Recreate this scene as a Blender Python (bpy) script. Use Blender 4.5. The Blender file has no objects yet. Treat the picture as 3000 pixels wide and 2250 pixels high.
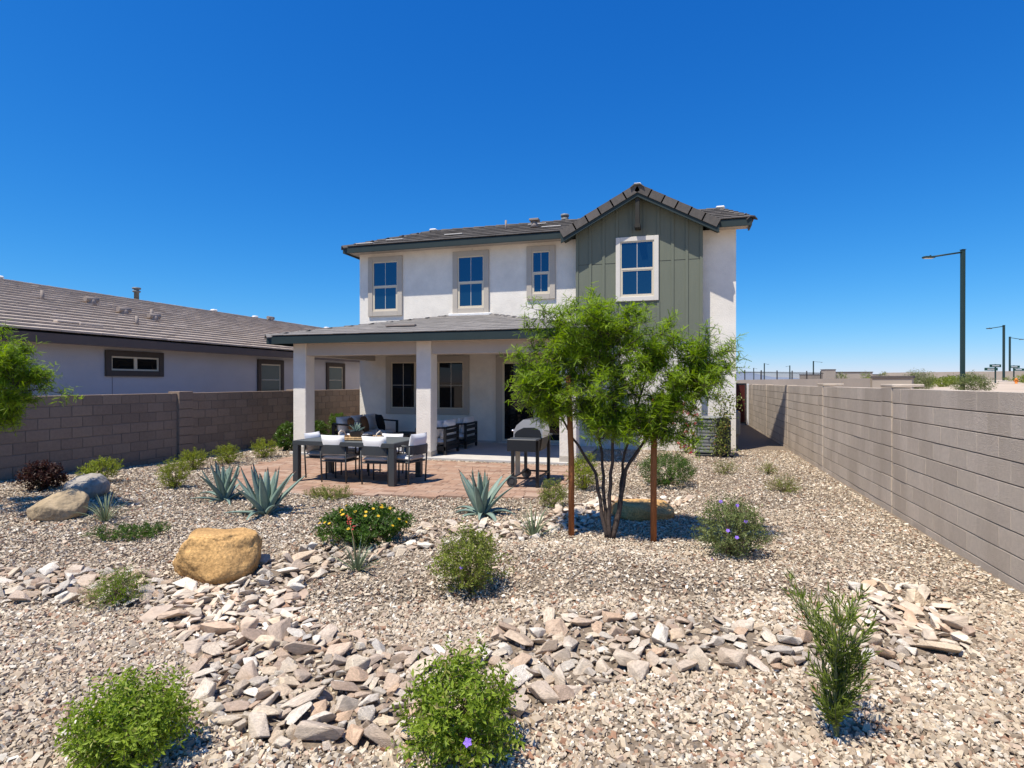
import bpy, bmesh, math, random
import numpy as np
from mathutils import Vector, Matrix, Euler, noise as mnoise

# ------------------------------------------------------------------ camera, sky, sun, exposure
scene = bpy.context.scene
R = math.radians
CAM_H = 1.76
cam_data = bpy.data.cameras.new('camera')
cam = bpy.data.objects.new('camera', cam_data)
scene.collection.objects.link(cam)
cam.location = (0, 0, CAM_H)
cam.rotation_euler = (R(90 - 0.17), 0, R(16.08))
cam_data.sensor_width = 36
cam_data.lens = 20.4
cam_data.clip_start = 0.05
cam_data.clip_end = 30000
scene.camera = cam

SUN = Vector((-0.23, -0.39, 1.0)).normalized()          # towards the sun
world = bpy.data.worlds.new('World')
scene.world = world
world.use_nodes = True
wn = world.node_tree.nodes; wl = world.node_tree.links
bg = wn['Background']
sky = wn.new('ShaderNodeTexSky')
sky.sky_type = 'NISHITA'
sky.sun_disc = False
sky.sun_elevation = math.asin(SUN.z)
sky.sun_rotation = math.atan2(SUN.x, SUN.y)
sky.altitude = 350
sky.air_density = 1.0
sky.dust_density = 0.0
sky.ozone_density = 4.0
# the camera's rendering of the blue: one tone curve per channel on the whole sky
STR = 0.10
sep = wn.new('ShaderNodeSeparateColor'); com = wn.new('ShaderNodeCombineColor')
wl.new(sky.outputs['Color'], sep.inputs['Color'])
for ch, (g, k) in enumerate(((1.9, .82), (1.03, .765), (.66, .985))):
    a = wn.new('ShaderNodeMath'); a.operation = 'MULTIPLY'; a.inputs[1].default_value = STR; wl.new(sep.outputs[ch], a.inputs[0])
    p = wn.new('ShaderNodeMath'); p.operation = 'POWER'; p.inputs[1].default_value = g; wl.new(a.outputs[0], p.inputs[0])
    q = wn.new('ShaderNodeMath'); q.operation = 'MULTIPLY'; q.inputs[1].default_value = k / STR; wl.new(p.outputs[0], q.inputs[0])
    wl.new(q.outputs[0], com.inputs[ch])
wl.new(com.outputs['Color'], bg.inputs['Color'])
bg.inputs['Strength'].default_value = STR

sun_data = bpy.data.lights.new('sun', 'SUN')
sun_data.energy = 5.0
sun_data.angle = R(0.5)
sun_data.color = (1.0, 0.935, 0.82)
sun = bpy.data.objects.new('sun', sun_data)
scene.collection.objects.link(sun)
sun.rotation_euler = SUN.to_track_quat('Z', 'Y').to_euler()

scene.view_settings.view_transform = 'Standard'
scene.view_settings.look = 'None'
scene.view_settings.exposure = 0.3
scene.view_settings.gamma = 1.0
scene.render.engine = 'CYCLES'
scene.cycles.max_bounces = 6
scene.cycles.use_denoising = True

# ------------------------------------------------------------------ helpers
COL = scene.collection
rnd = random.Random(7)
nrng = np.random.default_rng(11)

def link(o, parent=None, world=False):
    COL.objects.link(o)
    if parent is not None:
        o.parent = parent
        if world:
            m = Matrix.Identity(4)
            p = parent
            while p is not None:
                m = (Matrix.LocRotScale(p.location, p.rotation_euler, p.scale)) @ m if p.parent is None else (p.matrix_parent_inverse @ Matrix.LocRotScale(p.location, p.rotation_euler, p.scale)) @ m
                p = p.parent
            o.matrix_parent_inverse = m.inverted()
    return o

def tag(o, label=None, cat=None, group=None, kind=None):
    if label: o['label'] = label
    if cat: o['category'] = cat
    if group: o['group'] = group
    if kind: o['kind'] = kind
    return o

def thing(name, label, cat, loc=(0, 0, 0), rz=0.0, group=None, kind=None):
    o = bpy.data.objects.new(name, None)
    o.empty_display_size = 0.1
    COL.objects.link(o)
    o.location = loc
    o.rotation_euler = (0, 0, rz)
    return tag(o, label, cat, group, kind)

def np_mesh(name, V, F, mat=None, smooth=False, var=None):
    """V (n,3), F (m,k) with one k; var = per-vertex float attribute"""
    V = np.asarray(V, np.float32); F = np.asarray(F, np.int32)
    me = bpy.data.meshes.new(name)
    k = F.shape[1]
    me.vertices.add(len(V)); me.vertices.foreach_set('co', V.ravel())
    me.loops.add(F.size); me.loops.foreach_set('vertex_index', F.ravel())
    me.polygons.add(len(F))
    me.polygons.foreach_set('loop_start', np.arange(0, F.size, k, dtype=np.int32))
    me.polygons.foreach_set('loop_total', np.full(len(F), k, np.int32))
    me.polygons.foreach_set('use_smooth', np.full(len(F), bool(smooth)))
    me.update(calc_edges=True)
    if var is not None:
        a = me.attributes.new('var', 'FLOAT', 'POINT')
        a.data.foreach_set('value', np.asarray(var, np.float32))
    if mat: me.materials.append(mat)
    return me

class MB:
    """collects simple shapes into one mesh"""
    def __init__(s): s.v = []; s.f = []; s.sm = []; s.var = None
    def raw(s, v, f, smooth=False):
        b = len(s.v); s.v += [tuple(p) for p in v]; s.f += [tuple(i + b for i in q) for q in f]; s.sm += [smooth] * len(f)
        return s
    def box(s, x0, x1, y0, y1, z0, z1, b=0.0):
        if b <= 0:
            v = [(x, y, z) for z in (z0, z1) for y in (y0, y1) for x in (x0, x1)]
            f = [(0, 2, 3, 1), (4, 5, 7, 6), (0, 1, 5, 4), (2, 6, 7, 3), (0, 4, 6, 2), (1, 3, 7, 5)]
            return s.raw(v, f)
        b = min(b, (x1 - x0) * .49, (y1 - y0) * .49, (z1 - z0) * .49)
        v = []; idx = {}
        for i, x in enumerate((x0, x1)):
            for j, y in enumerate((y0, y1)):
                for k, z in enumerate((z0, z1)):
                    xi = x + (b if i == 0 else -b); yi = y + (b if j == 0 else -b); zi = z + (b if k == 0 else -b)
                    for ax, p in enumerate(((x, yi, zi), (xi, y, zi), (xi, yi, z))):
                        idx[i, j, k, ax] = len(v); v.append(p)
        f = []
        for i in (0, 1):
            q = [idx[i, j, k, 0] for j, k in ((0, 0), (1, 0), (1, 1), (0, 1))]; f.append(q if i else q[::-1])
            q = [idx[j, i, k, 1] for j, k in ((0, 0), (1, 0), (1, 1), (0, 1))]; f.append(q[::-1] if i else q)
            q = [idx[j, k, i, 2] for j, k in ((0, 0), (1, 0), (1, 1), (0, 1))]; f.append(q if i else q[::-1])
        for j in (0, 1):
            for k in (0, 1):
                q = [idx[0, j, k, 1], idx[1, j, k, 1], idx[1, j, k, 2], idx[0, j, k, 2]]; f.append(q if (j ^ k) else q[::-1])
                q = [idx[j, 0, k, 0], idx[j, 1, k, 0], idx[j, 1, k, 2], idx[j, 0, k, 2]]; f.append(q[::-1] if (j ^ k) else q)
                q = [idx[j, k, 0, 0], idx[j, k, 1, 0], idx[j, k, 1, 1], idx[j, k, 0, 1]]; f.append(q if (j ^ k) else q[::-1])
                for i in (0, 1):
                    q = [idx[i, j, k, 0], idx[i, j, k, 1], idx[i, j, k, 2]]; f.append(q if (i ^ j ^ k) else q[::-1])
        return s.raw(v, f)
    def tube(s, pts, rad, n=8, caps=True, smooth=True):
        pts = [Vector(p) for p in pts]
        if not hasattr(rad, '__len__'): rad = [rad] * len(pts)
        v = []; up = None
        for i, p in enumerate(pts):
            d = (pts[min(i + 1, len(pts) - 1)] - pts[max(i - 1, 0)])
            d = d.normalized() if d.length > 1e-9 else Vector((0, 0, 1))
            if up is None:
                up = Vector((1, 0, 0)) if abs(d.x) < .9 else Vector((0, 1, 0))
            a = (up - d * up.dot(d)).normalized(); bb = d.cross(a); up = a
            for k in range(n):
                t = 2 * math.pi * k / n
                v.append(p + (a * math.cos(t) + bb * math.sin(t)) * rad[i])
        f = []
        for i in range(len(pts) - 1):
            for k in range(n):
                f.append((i * n + k, i * n + (k + 1) % n, (i + 1) * n + (k + 1) % n, (i + 1) * n + k))
        s.raw(v, f, smooth)
        if caps:
            b = len(s.v) - len(v)
            s.f.append(tuple(b + k for k in range(n))[::-1]); s.sm.append(False)
            e = b + (len(pts) - 1) * n
            s.f.append(tuple(e + k for k in range(n))); s.sm.append(False)
        return s
    def lathe(s, prof, c=(0, 0, 0), n=20, smooth=True):
        v = []; f = []
        for r, z in prof:
            for k in range(n):
                t = 2 * math.pi * k / n
                v.append((c[0] + r * math.cos(t), c[1] + r * math.sin(t), c[2] + z))
        for i in range(len(prof) - 1):
            for k in range(n):
                f.append((i * n + k, i * n + (k + 1) % n, (i + 1) * n + (k + 1) % n, (i + 1) * n + k))
        f.append(tuple(range(n))[::-1]); f.append(tuple((len(prof) - 1) * n + k for k in range(n)))
        return s.raw(v, f, smooth)
    def prism(s, poly, a, b, axis='y'):
        """extrude a 2D polygon along an axis from a to b; poly in the two other axes (x,z / y,z / x,y)"""
        n = len(poly); v = []
        for t in (a, b):
            for p, q in poly:
                v.append({'y': (p, t, q), 'x': (t, p, q), 'z': (p, q, t)}[axis])
        f = [(i, (i + 1) % n, n + (i + 1) % n, n + i) for i in range(n)]
        f += [tuple(range(n))[::-1], tuple(range(n, 2 * n))]
        return s.raw(v, f)
    def ring(s, x0, x1, z0, z1, w, y0, y1, bev=0.004):
        """rectangular frame in the XZ plane"""
        s.box(x0, x0 + w, y0, y1, z0, z1, bev); s.box(x1 - w, x1, y0, y1, z0, z1, bev)
        s.box(x0 + w, x1 - w, y0 + .001, y1, z0, z0 + w, bev); s.box(x0 + w, x1 - w, y0 + .001, y1, z1 - w, z1, bev)
        return s
    def mesh(s, name, mat=None, xf=None):
        me = bpy.data.meshes.new(name)
        v = s.v if xf is None else [tuple(xf @ Vector(p)) for p in s.v]
        me.from_pydata(v, [], s.f)
        me.polygons.foreach_set('use_smooth', s.sm)
        bm = bmesh.new(); bm.from_mesh(me); bmesh.ops.recalc_face_normals(bm, faces=bm.faces); bm.to_mesh(me); bm.free()
        if mat: me.materials.append(mat)
        me.update()
        return me
    def obj(s, name, mat, parent=None, world=False, xf=None):
        return link(bpy.data.objects.new(name, s.mesh(name, mat, xf)), parent, world)

def mobj(name, me, parent=None, world=False, loc=None, rot=None, scale=None):
    o = bpy.data.objects.new(name, me)
    link(o, parent, world)
    if loc is not None: o.location = loc
    if rot is not None: o.rotation_euler = rot
    if scale is not None: o.scale = scale
    return o

def pieces(name, stuff_name, items, parent, limit=300, mat=None, world=True):
    """items: (mesh, Matrix in world). The nearest `limit` become objects, the rest one stuff part."""
    def size(it):
        p = it[1].translation; return (p - Vector((0, 0, CAM_H))).length
    items = sorted(items, key=size)
    for me, m in items[:limit]:
        o = bpy.data.objects.new(name, me)
        link(o, parent, world)
        o.matrix_basis = m
    rest = items[limit:]
    if rest:
        Vs = []; Fs = []; vr = []; b = 0
        for me, m in rest:
            n = len(me.vertices)
            co = np.empty(n * 3, np.float32); me.vertices.foreach_get('co', co)
            M = np.array(m, np.float32)
            Vs.append(co.reshape(-1, 3) @ M[:3, :3].T + M[:3, 3])
            me.calc_loop_triangles()
            t = np.empty(len(me.loop_triangles) * 3, np.int32); me.loop_triangles.foreach_get('vertices', t)
            Fs.append(t.reshape(-1, 3) + b); b += n
            vr.append(np.full(n, rnd.random(), np.float32))
        me = np_mesh(stuff_name, np.concatenate(Vs), np.concatenate(Fs), mat or rest[0][0].materials[0], False, np.concatenate(vr))
        tag(mobj(stuff_name, me, parent, world), kind='stuff')

# ------------------------------------------------------------------ materials
def nodes_of(m):
    m.use_nodes = True
    return m.node_tree.nodes, m.node_tree.links, m.node_tree.nodes['Principled BSDF']

def mat(name, col, rough=0.8, metal=0.0, nscale=8.0, namt=0.12, bump=0.0, bscale=80.0, spec=0.3, warp=None):
    m = bpy.data.materials.new(name); N, L, P = nodes_of(m)
    P.inputs['Roughness'].default_value = rough; P.inputs['Metallic'].default_value = metal
    P.inputs['Specular IOR Level'].default_value = spec
    tc = N.new('ShaderNodeTexCoord'); nz = N.new('ShaderNodeTexNoise')
    nz.inputs['Scale'].default_value = nscale; nz.inputs['Detail'].default_value = 6; nz.inputs['Roughness'].default_value = .65
    if warp:
        mp = N.new('ShaderNodeMapping'); mp.inputs['Scale'].default_value = warp
        L.new(tc.outputs['Object'], mp.inputs['Vector']); L.new(mp.outputs['Vector'], nz.inputs['Vector'])
    else: L.new(tc.outputs['Object'], nz.inputs['Vector'])
    rp = N.new('ShaderNodeValToRGB')
    rp.color_ramp.elements[0].position = .3; rp.color_ramp.elements[1].position = .7
    rp.color_ramp.elements[0].color = tuple(c * (1 - namt) for c in col) + (1,)
    rp.color_ramp.elements[1].color = tuple(min(1, c * (1 + namt)) for c in col) + (1,)
    L.new(nz.outputs['Fac'], rp.inputs['Fac']); L.new(rp.outputs['Color'], P.inputs['Base Color'])
    if bump > 0:
        b2 = N.new('ShaderNodeTexNoise'); b2.inputs['Scale'].default_value = bscale; b2.inputs['Detail'].default_value = 4
        L.new(tc.outputs['Object'], b2.inputs['Vector'])
        bp = N.new('ShaderNodeBump'); bp.inputs['Strength'].default_value = bump; bp.inputs['Distance'].default_value = .01
        L.new(b2.outputs['Fac'], bp.inputs['Height']); L.new(bp.outputs['Normal'], P.inputs['Normal'])
    return m

def var_socket(N, L):
    at = N.new('ShaderNodeAttribute'); at.attribute_name = 'var'
    oi = N.new('ShaderNodeObjectInfo')
    ad = N.new('ShaderNodeMath'); ad.operation = 'ADD'
    L.new(at.outputs['Fac'], ad.inputs[0]); L.new(oi.outputs['Random'], ad.inputs[1])
    fr = N.new('ShaderNodeMath'); fr.operation = 'FRACT'; L.new(ad.outputs[0], fr.inputs[0])
    return fr.outputs[0]

def mat_piece(name, cols, rough=.85, nscale=6.0, namt=.2, bump=.3, bscale=60.0, stretch=(1, 1, 1), coord='Object', spec=.25, stains=None):
    """a colour of its own for each piece, taken from a ramp, with grain"""
    m = bpy.data.materials.new(name); N, L, P = nodes_of(m)
    P.inputs['Roughness'].default_value = rough; P.inputs['Specular IOR Level'].default_value = spec
    v = var_socket(N, L)
    rp = N.new('ShaderNodeValToRGB'); cr = rp.color_ramp
    while len(cr.elements) < len(cols): cr.elements.new(.5)
    for i, c in enumerate(cols):
        cr.elements[i].position = i / max(1, len(cols) - 1); cr.elements[i].color = tuple(c) + (1,)
    L.new(v, rp.inputs['Fac'])
    tc = N.new('ShaderNodeTexCoord'); mp = N.new('ShaderNodeMapping'); mp.inputs['Scale'].default_value = stretch
    L.new(tc.outputs[coord], mp.inputs['Vector'])
    if coord == 'Object':
        cb = N.new('ShaderNodeCombineXYZ'); mu = N.new('ShaderNodeMath'); mu.operation = 'MULTIPLY'; mu.inputs[1].default_value = 37.0
        L.new(v, mu.inputs[0]); L.new(mu.outputs[0], cb.inputs[0]); L.new(cb.outputs[0], mp.inputs['Location'])
    nz = N.new('ShaderNodeTexNoise'); nz.inputs['Scale'].default_value = nscale; nz.inputs['Detail'].default_value = 7; nz.inputs['Roughness'].default_value = .65
    L.new(mp.outputs['Vector'], nz.inputs['Vector'])
    mr = N.new('ShaderNodeMapRange'); mr.inputs['From Min'].default_value = .28; mr.inputs['From Max'].default_value = .72
    mr.inputs['To Min'].default_value = 1 - namt; mr.inputs['To Max'].default_value = 1 + namt
    L.new(nz.outputs['Fac'], mr.inputs['Value'])
    mx = N.new('ShaderNodeMix'); mx.data_type = 'RGBA'; mx.blend_type = 'MULTIPLY'; mx.inputs['Factor'].default_value = 1
    L.new(rp.outputs['Color'], mx.inputs['A']); L.new(mr.outputs['Result'], mx.inputs['B'])
    out = mx.outputs['Result']
    if stains:
        n2 = N.new('ShaderNodeTexNoise'); n2.inputs['Scale'].default_value = stains[1]; n2.inputs['Detail'].default_value = 5
        g = N.new('ShaderNodeNewGeometry')
        m3 = N.new('ShaderNodeMapping'); m3.inputs['Scale'].default_value = stains[2]
        L.new(g.outputs['Position'], m3.inputs['Vector']); L.new(m3.outputs['Vector'], n2.inputs['Vector'])
        r2 = N.new('ShaderNodeMapRange'); r2.inputs['From Min'].default_value = .45; r2.inputs['From Max'].default_value = .75; r2.inputs['To Max'].default_value = stains[3]
        L.new(n2.outputs['Fac'], r2.inputs['Value'])
        m4 = N.new('ShaderNodeMix'); m4.data_type = 'RGBA'; L.new(r2.outputs['Result'], m4.inputs['Factor'])
        L.new(out, m4.inputs['A']); m4.inputs['B'].default_value = tuple(stains[0]) + (1,)
        out = m4.outputs['Result']
    L.new(out, P.inputs['Base Color'])
    if bump > 0:
        b2 = N.new('ShaderNodeTexNoise'); b2.inputs['Scale'].default_value = bscale; b2.inputs['Detail'].default_value = 5
        L.new(mp.outputs['Vector'], b2.inputs['Vector'])
        bp = N.new('ShaderNodeBump'); bp.inputs['Strength'].default_value = bump; bp.inputs['Distance'].default_value = .012
        L.new(b2.outputs['Fac'], bp.inputs['Height']); L.new(bp.outputs['Normal'], P.inputs['Normal'])
    return m

def mat_leaf(name, c1, c2, trans=.35, rough=.5, c3=None):
    m = bpy.data.materials.new(name); N, L, P = nodes_of(m)
    v = var_socket(N, L)
    rp = N.new('ShaderNodeValToRGB'); cr = rp.color_ramp
    cr.elements[0].color = tuple(c1) + (1,); cr.elements[1].color = tuple(c2) + (1,)
    if c3:
        e = cr.elements.new(.93); e.color = tuple(c2) + (1,); cr.elements[2].color = tuple(c3) + (1,)
    L.new(v, rp.inputs['Fac']); L.new(rp.outputs['Color'], P.inputs['Base Color'])
    P.inputs['Roughness'].default_value = rough; P.inputs['Specular IOR Level'].default_value = .35
    tr = N.new('ShaderNodeBsdfTranslucent')
    hsv = N.new('ShaderNodeHueSaturation'); hsv.inputs['Value'].default_value = 1.5; hsv.inputs['Saturation'].default_value = 1.1
    L.new(rp.outputs['Color'], hsv.inputs['Color']); L.new(hsv.outputs['Color'], tr.inputs['Color'])
    mx = N.new('ShaderNodeMixShader'); mx.inputs[0].default_value = trans
    L.new(P.outputs[0], mx.inputs[1]); L.new(tr.outputs[0], mx.inputs[2])
    L.new(mx.outputs[0], N['Material Output'].inputs['Surface'])
    return m

def mat_glass(name, col, metal, rough=.03):
    m = bpy.data.materials.new(name); N, L, P = nodes_of(m)
    P.inputs['Base Color'].default_value = tuple(col) + (1,); P.inputs['Metallic'].default_value = metal
    P.inputs['Roughness'].default_value = rough; P.inputs['Specular IOR Level'].default_value = .6 if metal > .5 else .3
    tc = N.new('ShaderNodeTexCoord'); nz = N.new('ShaderNodeTexNoise'); nz.inputs['Scale'].default_value = 1.3
    L.new(tc.outputs['Object'], nz.inputs['Vector'])
    bp = N.new('ShaderNodeBump'); bp.inputs['Strength'].default_value = .02; L.new(nz.outputs['Fac'], bp.inputs['Height'])
    L.new(bp.outputs['Normal'], P.inputs['Normal'])
    return m

M = {}
M['stucco'] = mat('white_stucco', (.79, .735, .645), .92, nscale=2.2, namt=.09, bump=.8, bscale=30)
M['stucco2'] = mat('grey_lilac_stucco', (.52, .50, .52), .92, nscale=1.2, namt=.05, bump=.5, bscale=55)
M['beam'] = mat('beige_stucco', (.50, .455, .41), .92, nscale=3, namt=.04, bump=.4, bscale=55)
M['trim'] = mat('taupe_stucco_trim', (.47, .42, .355), .92, nscale=3, namt=.05, bump=.4, bscale=60)
M['trim_white'] = mat('pale_window_trim', (.68, .635, .56), .85, nscale=3, namt=.04)
M['frame'] = mat('tan_vinyl', (.66, .58, .44), .5, nscale=2, namt=.03)
M['brown_trim'] = mat('brown_trim', (.085, .068, .058), .85, nscale=3, namt=.08, bump=.3)
M['brown_fascia'] = mat('brown_fascia', (.13, .10, .085), .8, nscale=3, namt=.08)
M['olive'] = mat('olive_siding', (.155, .168, .125), .7, nscale=2.5, namt=.05, bump=.1, bscale=30, warp=(6, 6, .5))
M['fascia'] = mat('dark_green_fascia', (.022, .036, .036), .6, nscale=3, namt=.1)
M['post'] = mat('dark_gable_post', (.03, .028, .022), .7)
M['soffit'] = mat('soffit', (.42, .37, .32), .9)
M['tile'] = mat_piece('grey_roof_tile', [(.185, .172, .158), (.235, .217, .20), (.21, .194, .18), (.25, .23, .212)], .8, 9, .14, .3, 50, spec=.1)
M['tile_dark'] = mat_piece('dark_roof_tile', [(.095, .086, .078), (.135, .122, .11), (.112, .102, .093), (.145, .13, .118)], .9, 9, .16, .3, 50, spec=.1)
M['tile_brown'] = mat_piece('brown_roof_tile', [(.42, .345, .28), (.49, .41, .34), (.45, .375, .305)], .9, 5, .12, .2, 50, spec=.1)
M['underlay'] = mat('roof_underlay', (.03, .028, .027), .9)
M['glass_up'] = mat_glass('blue_reflective_glass', (.03, .095, .15), .8)
M['glass_dark'] = mat_glass('dark_patio_glass', (.006, .008, .009), .0, .02)
M['glass_blind'] = mat_glass('green_grey_glass', (.10, .13, .12), .0, .1)
M['white'] = mat('white_metal', (.72, .72, .72), .5, nscale=3, namt=.03)
M['concrete'] = mat('patio_concrete', (.52, .49, .45), .9, nscale=3, namt=.08, bump=.2, bscale=40)
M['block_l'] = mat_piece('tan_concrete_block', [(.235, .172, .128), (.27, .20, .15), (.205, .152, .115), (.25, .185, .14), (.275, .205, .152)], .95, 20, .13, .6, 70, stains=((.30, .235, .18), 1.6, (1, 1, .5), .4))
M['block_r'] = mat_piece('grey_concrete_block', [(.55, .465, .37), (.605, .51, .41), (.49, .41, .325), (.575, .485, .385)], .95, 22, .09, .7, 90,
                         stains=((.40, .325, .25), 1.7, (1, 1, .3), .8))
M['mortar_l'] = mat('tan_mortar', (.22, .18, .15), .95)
M['mortar_r'] = mat('grey_mortar', (.22, .19, .16), .95, nscale=4, namt=.15)
M['far_block'] = mat('far_block_wall', (.36, .31, .26), .95, nscale=.6, namt=.08)
M['far_cap'] = mat('far_wall_cap', (.10, .085, .08), .9)
M['paver'] = mat_piece('clay_paver', [(.33, .20, .135), (.39, .255, .178), (.265, .16, .11), (.42, .30, .22), (.35, .22, .15)], .95, 14, .14, .4, 80)
M['sand'] = mat('joint_sand', (.20, .145, .115), .95)
M['gravel_base'] = mat('gravel_bed', (.20, .155, .112), .98, nscale=60, namt=.45, bump=1, bscale=45)
M['dirt'] = mat('desert_dirt', (.50, .40, .30), .98, nscale=.15, namt=.18)
M['chip'] = mat_piece('gravel_chip', [(.68, .585, .445), (.36, .28, .20), (.56, .455, .325), (.82, .76, .645), (.20, .15, .105), (.62, .515, .375), (.42, .325, .23), (.74, .65, .51),
                                      (.31, .155, .09), (.46, .375, .275), (.62, .515, .37), (.28, .24, .195)], .9, 40, .15, .0, spec=.2, stains=((.36, .28, .20), .7, (1, 1, 1), .38))
M['stone'] = mat_piece('creek_stone', [(.71, .60, .45), (.54, .44, .34), (.77, .67, .525), (.46, .41, .35), (.62, .43, .285), (.57, .445, .335), (.82, .755, .645), (.60, .50, .39), (.42, .31, .235), (.72, .58, .41), (.54, .50, .445)],
                       .92, 9, .30, .8, 26, stretch=(1, 1, 2.4), stains=((.45, .29, .17), 5.0, (1, 1, 1), .35))
M['boulder'] = mat_piece('ochre_boulder', [(.58, .345, .135), (.58, .345, .135)], .95, 40, .5, 1.0, 30, stains=((.22, .12, .045), 3.2, (1, 1, 1), .75))
M['boulder_pale'] = mat_piece('pale_boulder', [(.40, .305, .19), (.40, .305, .19)], .95, 10, .35, 1.0, 30, stains=((.22, .16, .10), 3.0, (1, 1, 1), .5))
M['boulder_grey'] = mat_piece('grey_boulder', [(.36, .325, .28), (.36, .325, .28)], .95, 12, .3, 1.0, 30, stains=((.20, .17, .14), 3.0, (1, 1, 1), .5))
M['bark'] = mat('dark_bark', (.075, .055, .045), .95, nscale=30, namt=.35, bump=.6, bscale=60, warp=(1, 1, .3))
M['twig'] = mat('twig', (.16, .125, .075), .9)
M['green_stem'] = mat('green_stem', (.15, .17, .07), .8)
M['stake'] = mat('red_wood_stake', (.36, .13, .045), .85, nscale=9, namt=.35, bump=.3, bscale=40, warp=(5, 5, .5))
M['mesq'] = mat_leaf('mesquite_leaf', (.11, .185, .010), (.305, .43, .03), .44)
M['lf_bright'] = mat_leaf('bright_shrub_leaf', (.125, .19, .013), (.29, .385, .045), .38, .5, (.42, .36, .14))
M['lf_mid'] = mat_leaf('mid_shrub_leaf', (.115, .155, .018), (.26, .30, .05), .32, .5, (.25, .22, .09))
M['lf_yellow'] = mat_leaf('yellow_green_leaf', (.17, .215, .015), (.32, .36, .035), .35)
M['lf_dark'] = mat_leaf('dark_green_leaf', (.03, .075, .010), (.11, .19, .02), .28)
M['lf_hedge'] = mat_leaf('hedge_leaf', (.035, .085, .008), (.12, .20, .02), .3, .35)
M['lf_grey'] = mat_leaf('grey_green_leaf', (.10, .135, .04), (.235, .27, .095), .28, .5, (.35, .32, .19))
M['lf_red'] = mat_leaf('dark_red_leaf', (.030, .008, .006), (.075, .022, .012), .25)
M['lf_narrow'] = mat_leaf('narrow_dark_leaf', (.09, .135, .018), (.22, .275, .04), .25)
M['lf_yucca'] = mat_leaf('grey_yucca_blade', (.12, .16, .085), (.22, .26, .15), .15)
M['lf_climb'] = mat_leaf('climber_leaf', (.10, .145, .03), (.25, .27, .06), .3, .45, (.30, .12, .05))
M['dry'] = mat_leaf('dry_sprig', (.30, .19, .10), (.40, .28, .15), .2)
M['agave'] = mat_piece('blue_agave', [(.15, .225, .185), (.22, .295, .235), (.18, .255, .215)], .55, 5, .12, .1, 20, spec=.35)
M['agave_spine'] = mat('agave_spine', (.10, .06, .045), .6)
M['fl_purple'] = mat_leaf('purple_petal', (.22, .11, .62), (.30, .16, .75), .2)
M['fl_yellow'] = mat_leaf('yellow_petal', (.75, .45, .02), (.85, .55, .03), .2)
M['fl_red'] = mat_leaf('coral_red_flower', (.60, .07, .05), (.75, .13, .10), .2)
M['fl_pink'] = mat_leaf('magenta_bract', (.55, .02, .06), (.70, .05, .14), .3)
M['metal_dark'] = mat('charcoal_metal', (.042, .046, .048), .5, 0.0, nscale=5, namt=.08, spec=.5)
M['metal_black'] = mat('black_metal', (.012, .012, .013), .45, 0.0, spec=.5)
M['slat'] = mat('charcoal_slat', (.095, .105, .10), .55, nscale=14, namt=.12, warp=(.4, 6, 6), spec=.4)
M['cushion'] = mat('white_cushion', (.78, .76, .73), .95, nscale=20, namt=.03, bump=.15, bscale=200)
M['cushion_grey'] = mat('grey_cushion', (.56, .56, .57), .95, nscale=20, namt=.04, bump=.15, bscale=200)
M['pillow_brown'] = mat('brown_pillow', (.20, .10, .045), .95, nscale=20, namt=.1)
M['pillow_black'] = mat('black_pillow', (.015, .014, .014), .95)
M['steel'] = mat('stainless_steel', (.62, .62, .63), .28, 1.0, nscale=3, namt=.05)
M['wicker'] = mat('wicker', (.46, .30, .15), .85, nscale=40, namt=.4, bump=.8, bscale=80)
M['rope'] = mat('pale_rope', (.66, .55, .42), .9)
M['ac'] = mat('grey_ac_metal', (.20, .205, .195), .55, nscale=4, namt=.06, spec=.4)
M['ac_dark'] = mat('dark_ac_panel', (.075, .075, .062), .5, nscale=4, namt=.1)
M['vent'] = mat('painted_vent_metal', (.27, .225, .195), .7, nscale=8, namt=.1)
M['vent_white'] = mat('white_ridge_mortar', (.72, .71, .69), .8)
M['vent_lid'] = mat('pale_vent_lid', (.50, .48, .45), .8)
M['rust_gate'] = mat('red_brown_gate', (.07, .012, .008), .7, nscale=6, namt=.2)
M['lamp_green'] = mat('dark_green_pole', (.018, .042, .038), .5, nscale=2, namt=.1)
M['lamp_lens'] = mat('lamp_lens', (.45, .45, .40), .3)
M['iron'] = mat('iron_fence', (.05, .042, .036), .7)
M['sign'] = mat('green_sign', (.01, .055, .04), .5)
M['orange'] = mat('orange_paint', (.75, .22, .03), .6)
M['rock_haze_tint'] = mat('haze_tinted_rock', (.26, .31, .40), 1.0, nscale=.002, namt=.1)  # blue of distant haze mixed into the rock's base colour
M['walk'] = mat('pale_sidewalk', (.60, .56, .50), .95)

# ------------------------------------------------------------------ terrain
MOUNDS = [(-1.0, 5.3, .15, 1.5, .75), (-9.6, 6.8, .14, 2.4, 1.8), (-3.6, 3.2, -.05, 1.6, .8), (2.0, 4.5, .05, 1.2, 1.5)]
def ter(x, y):
    return sum(a * np.exp(-((x - cx) / sx) ** 2 - ((y - cy) / sy) ** 2) for cx, cy, a, sx, sy in MOUNDS)
def sstep(t):
    t = np.clip(t, 0, 1); return t * t * (3 - 2 * t)
def ground_z(x, y):
    """the yard, and the land that climbs away beyond the right wall and behind the house"""
    z = ter(x, y)
    far = np.hypot(x, y)
    out = np.maximum(sstep((x - 3.1) / 5.0), sstep((y - 29.0) / 8.0))
    zo = np.minimum(.72 + .0148 * far, 2.05)
    return z * (1 - out) + zo * out
def gz(x, y): return float(ground_z(np.float64(x), np.float64(y)))

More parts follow.
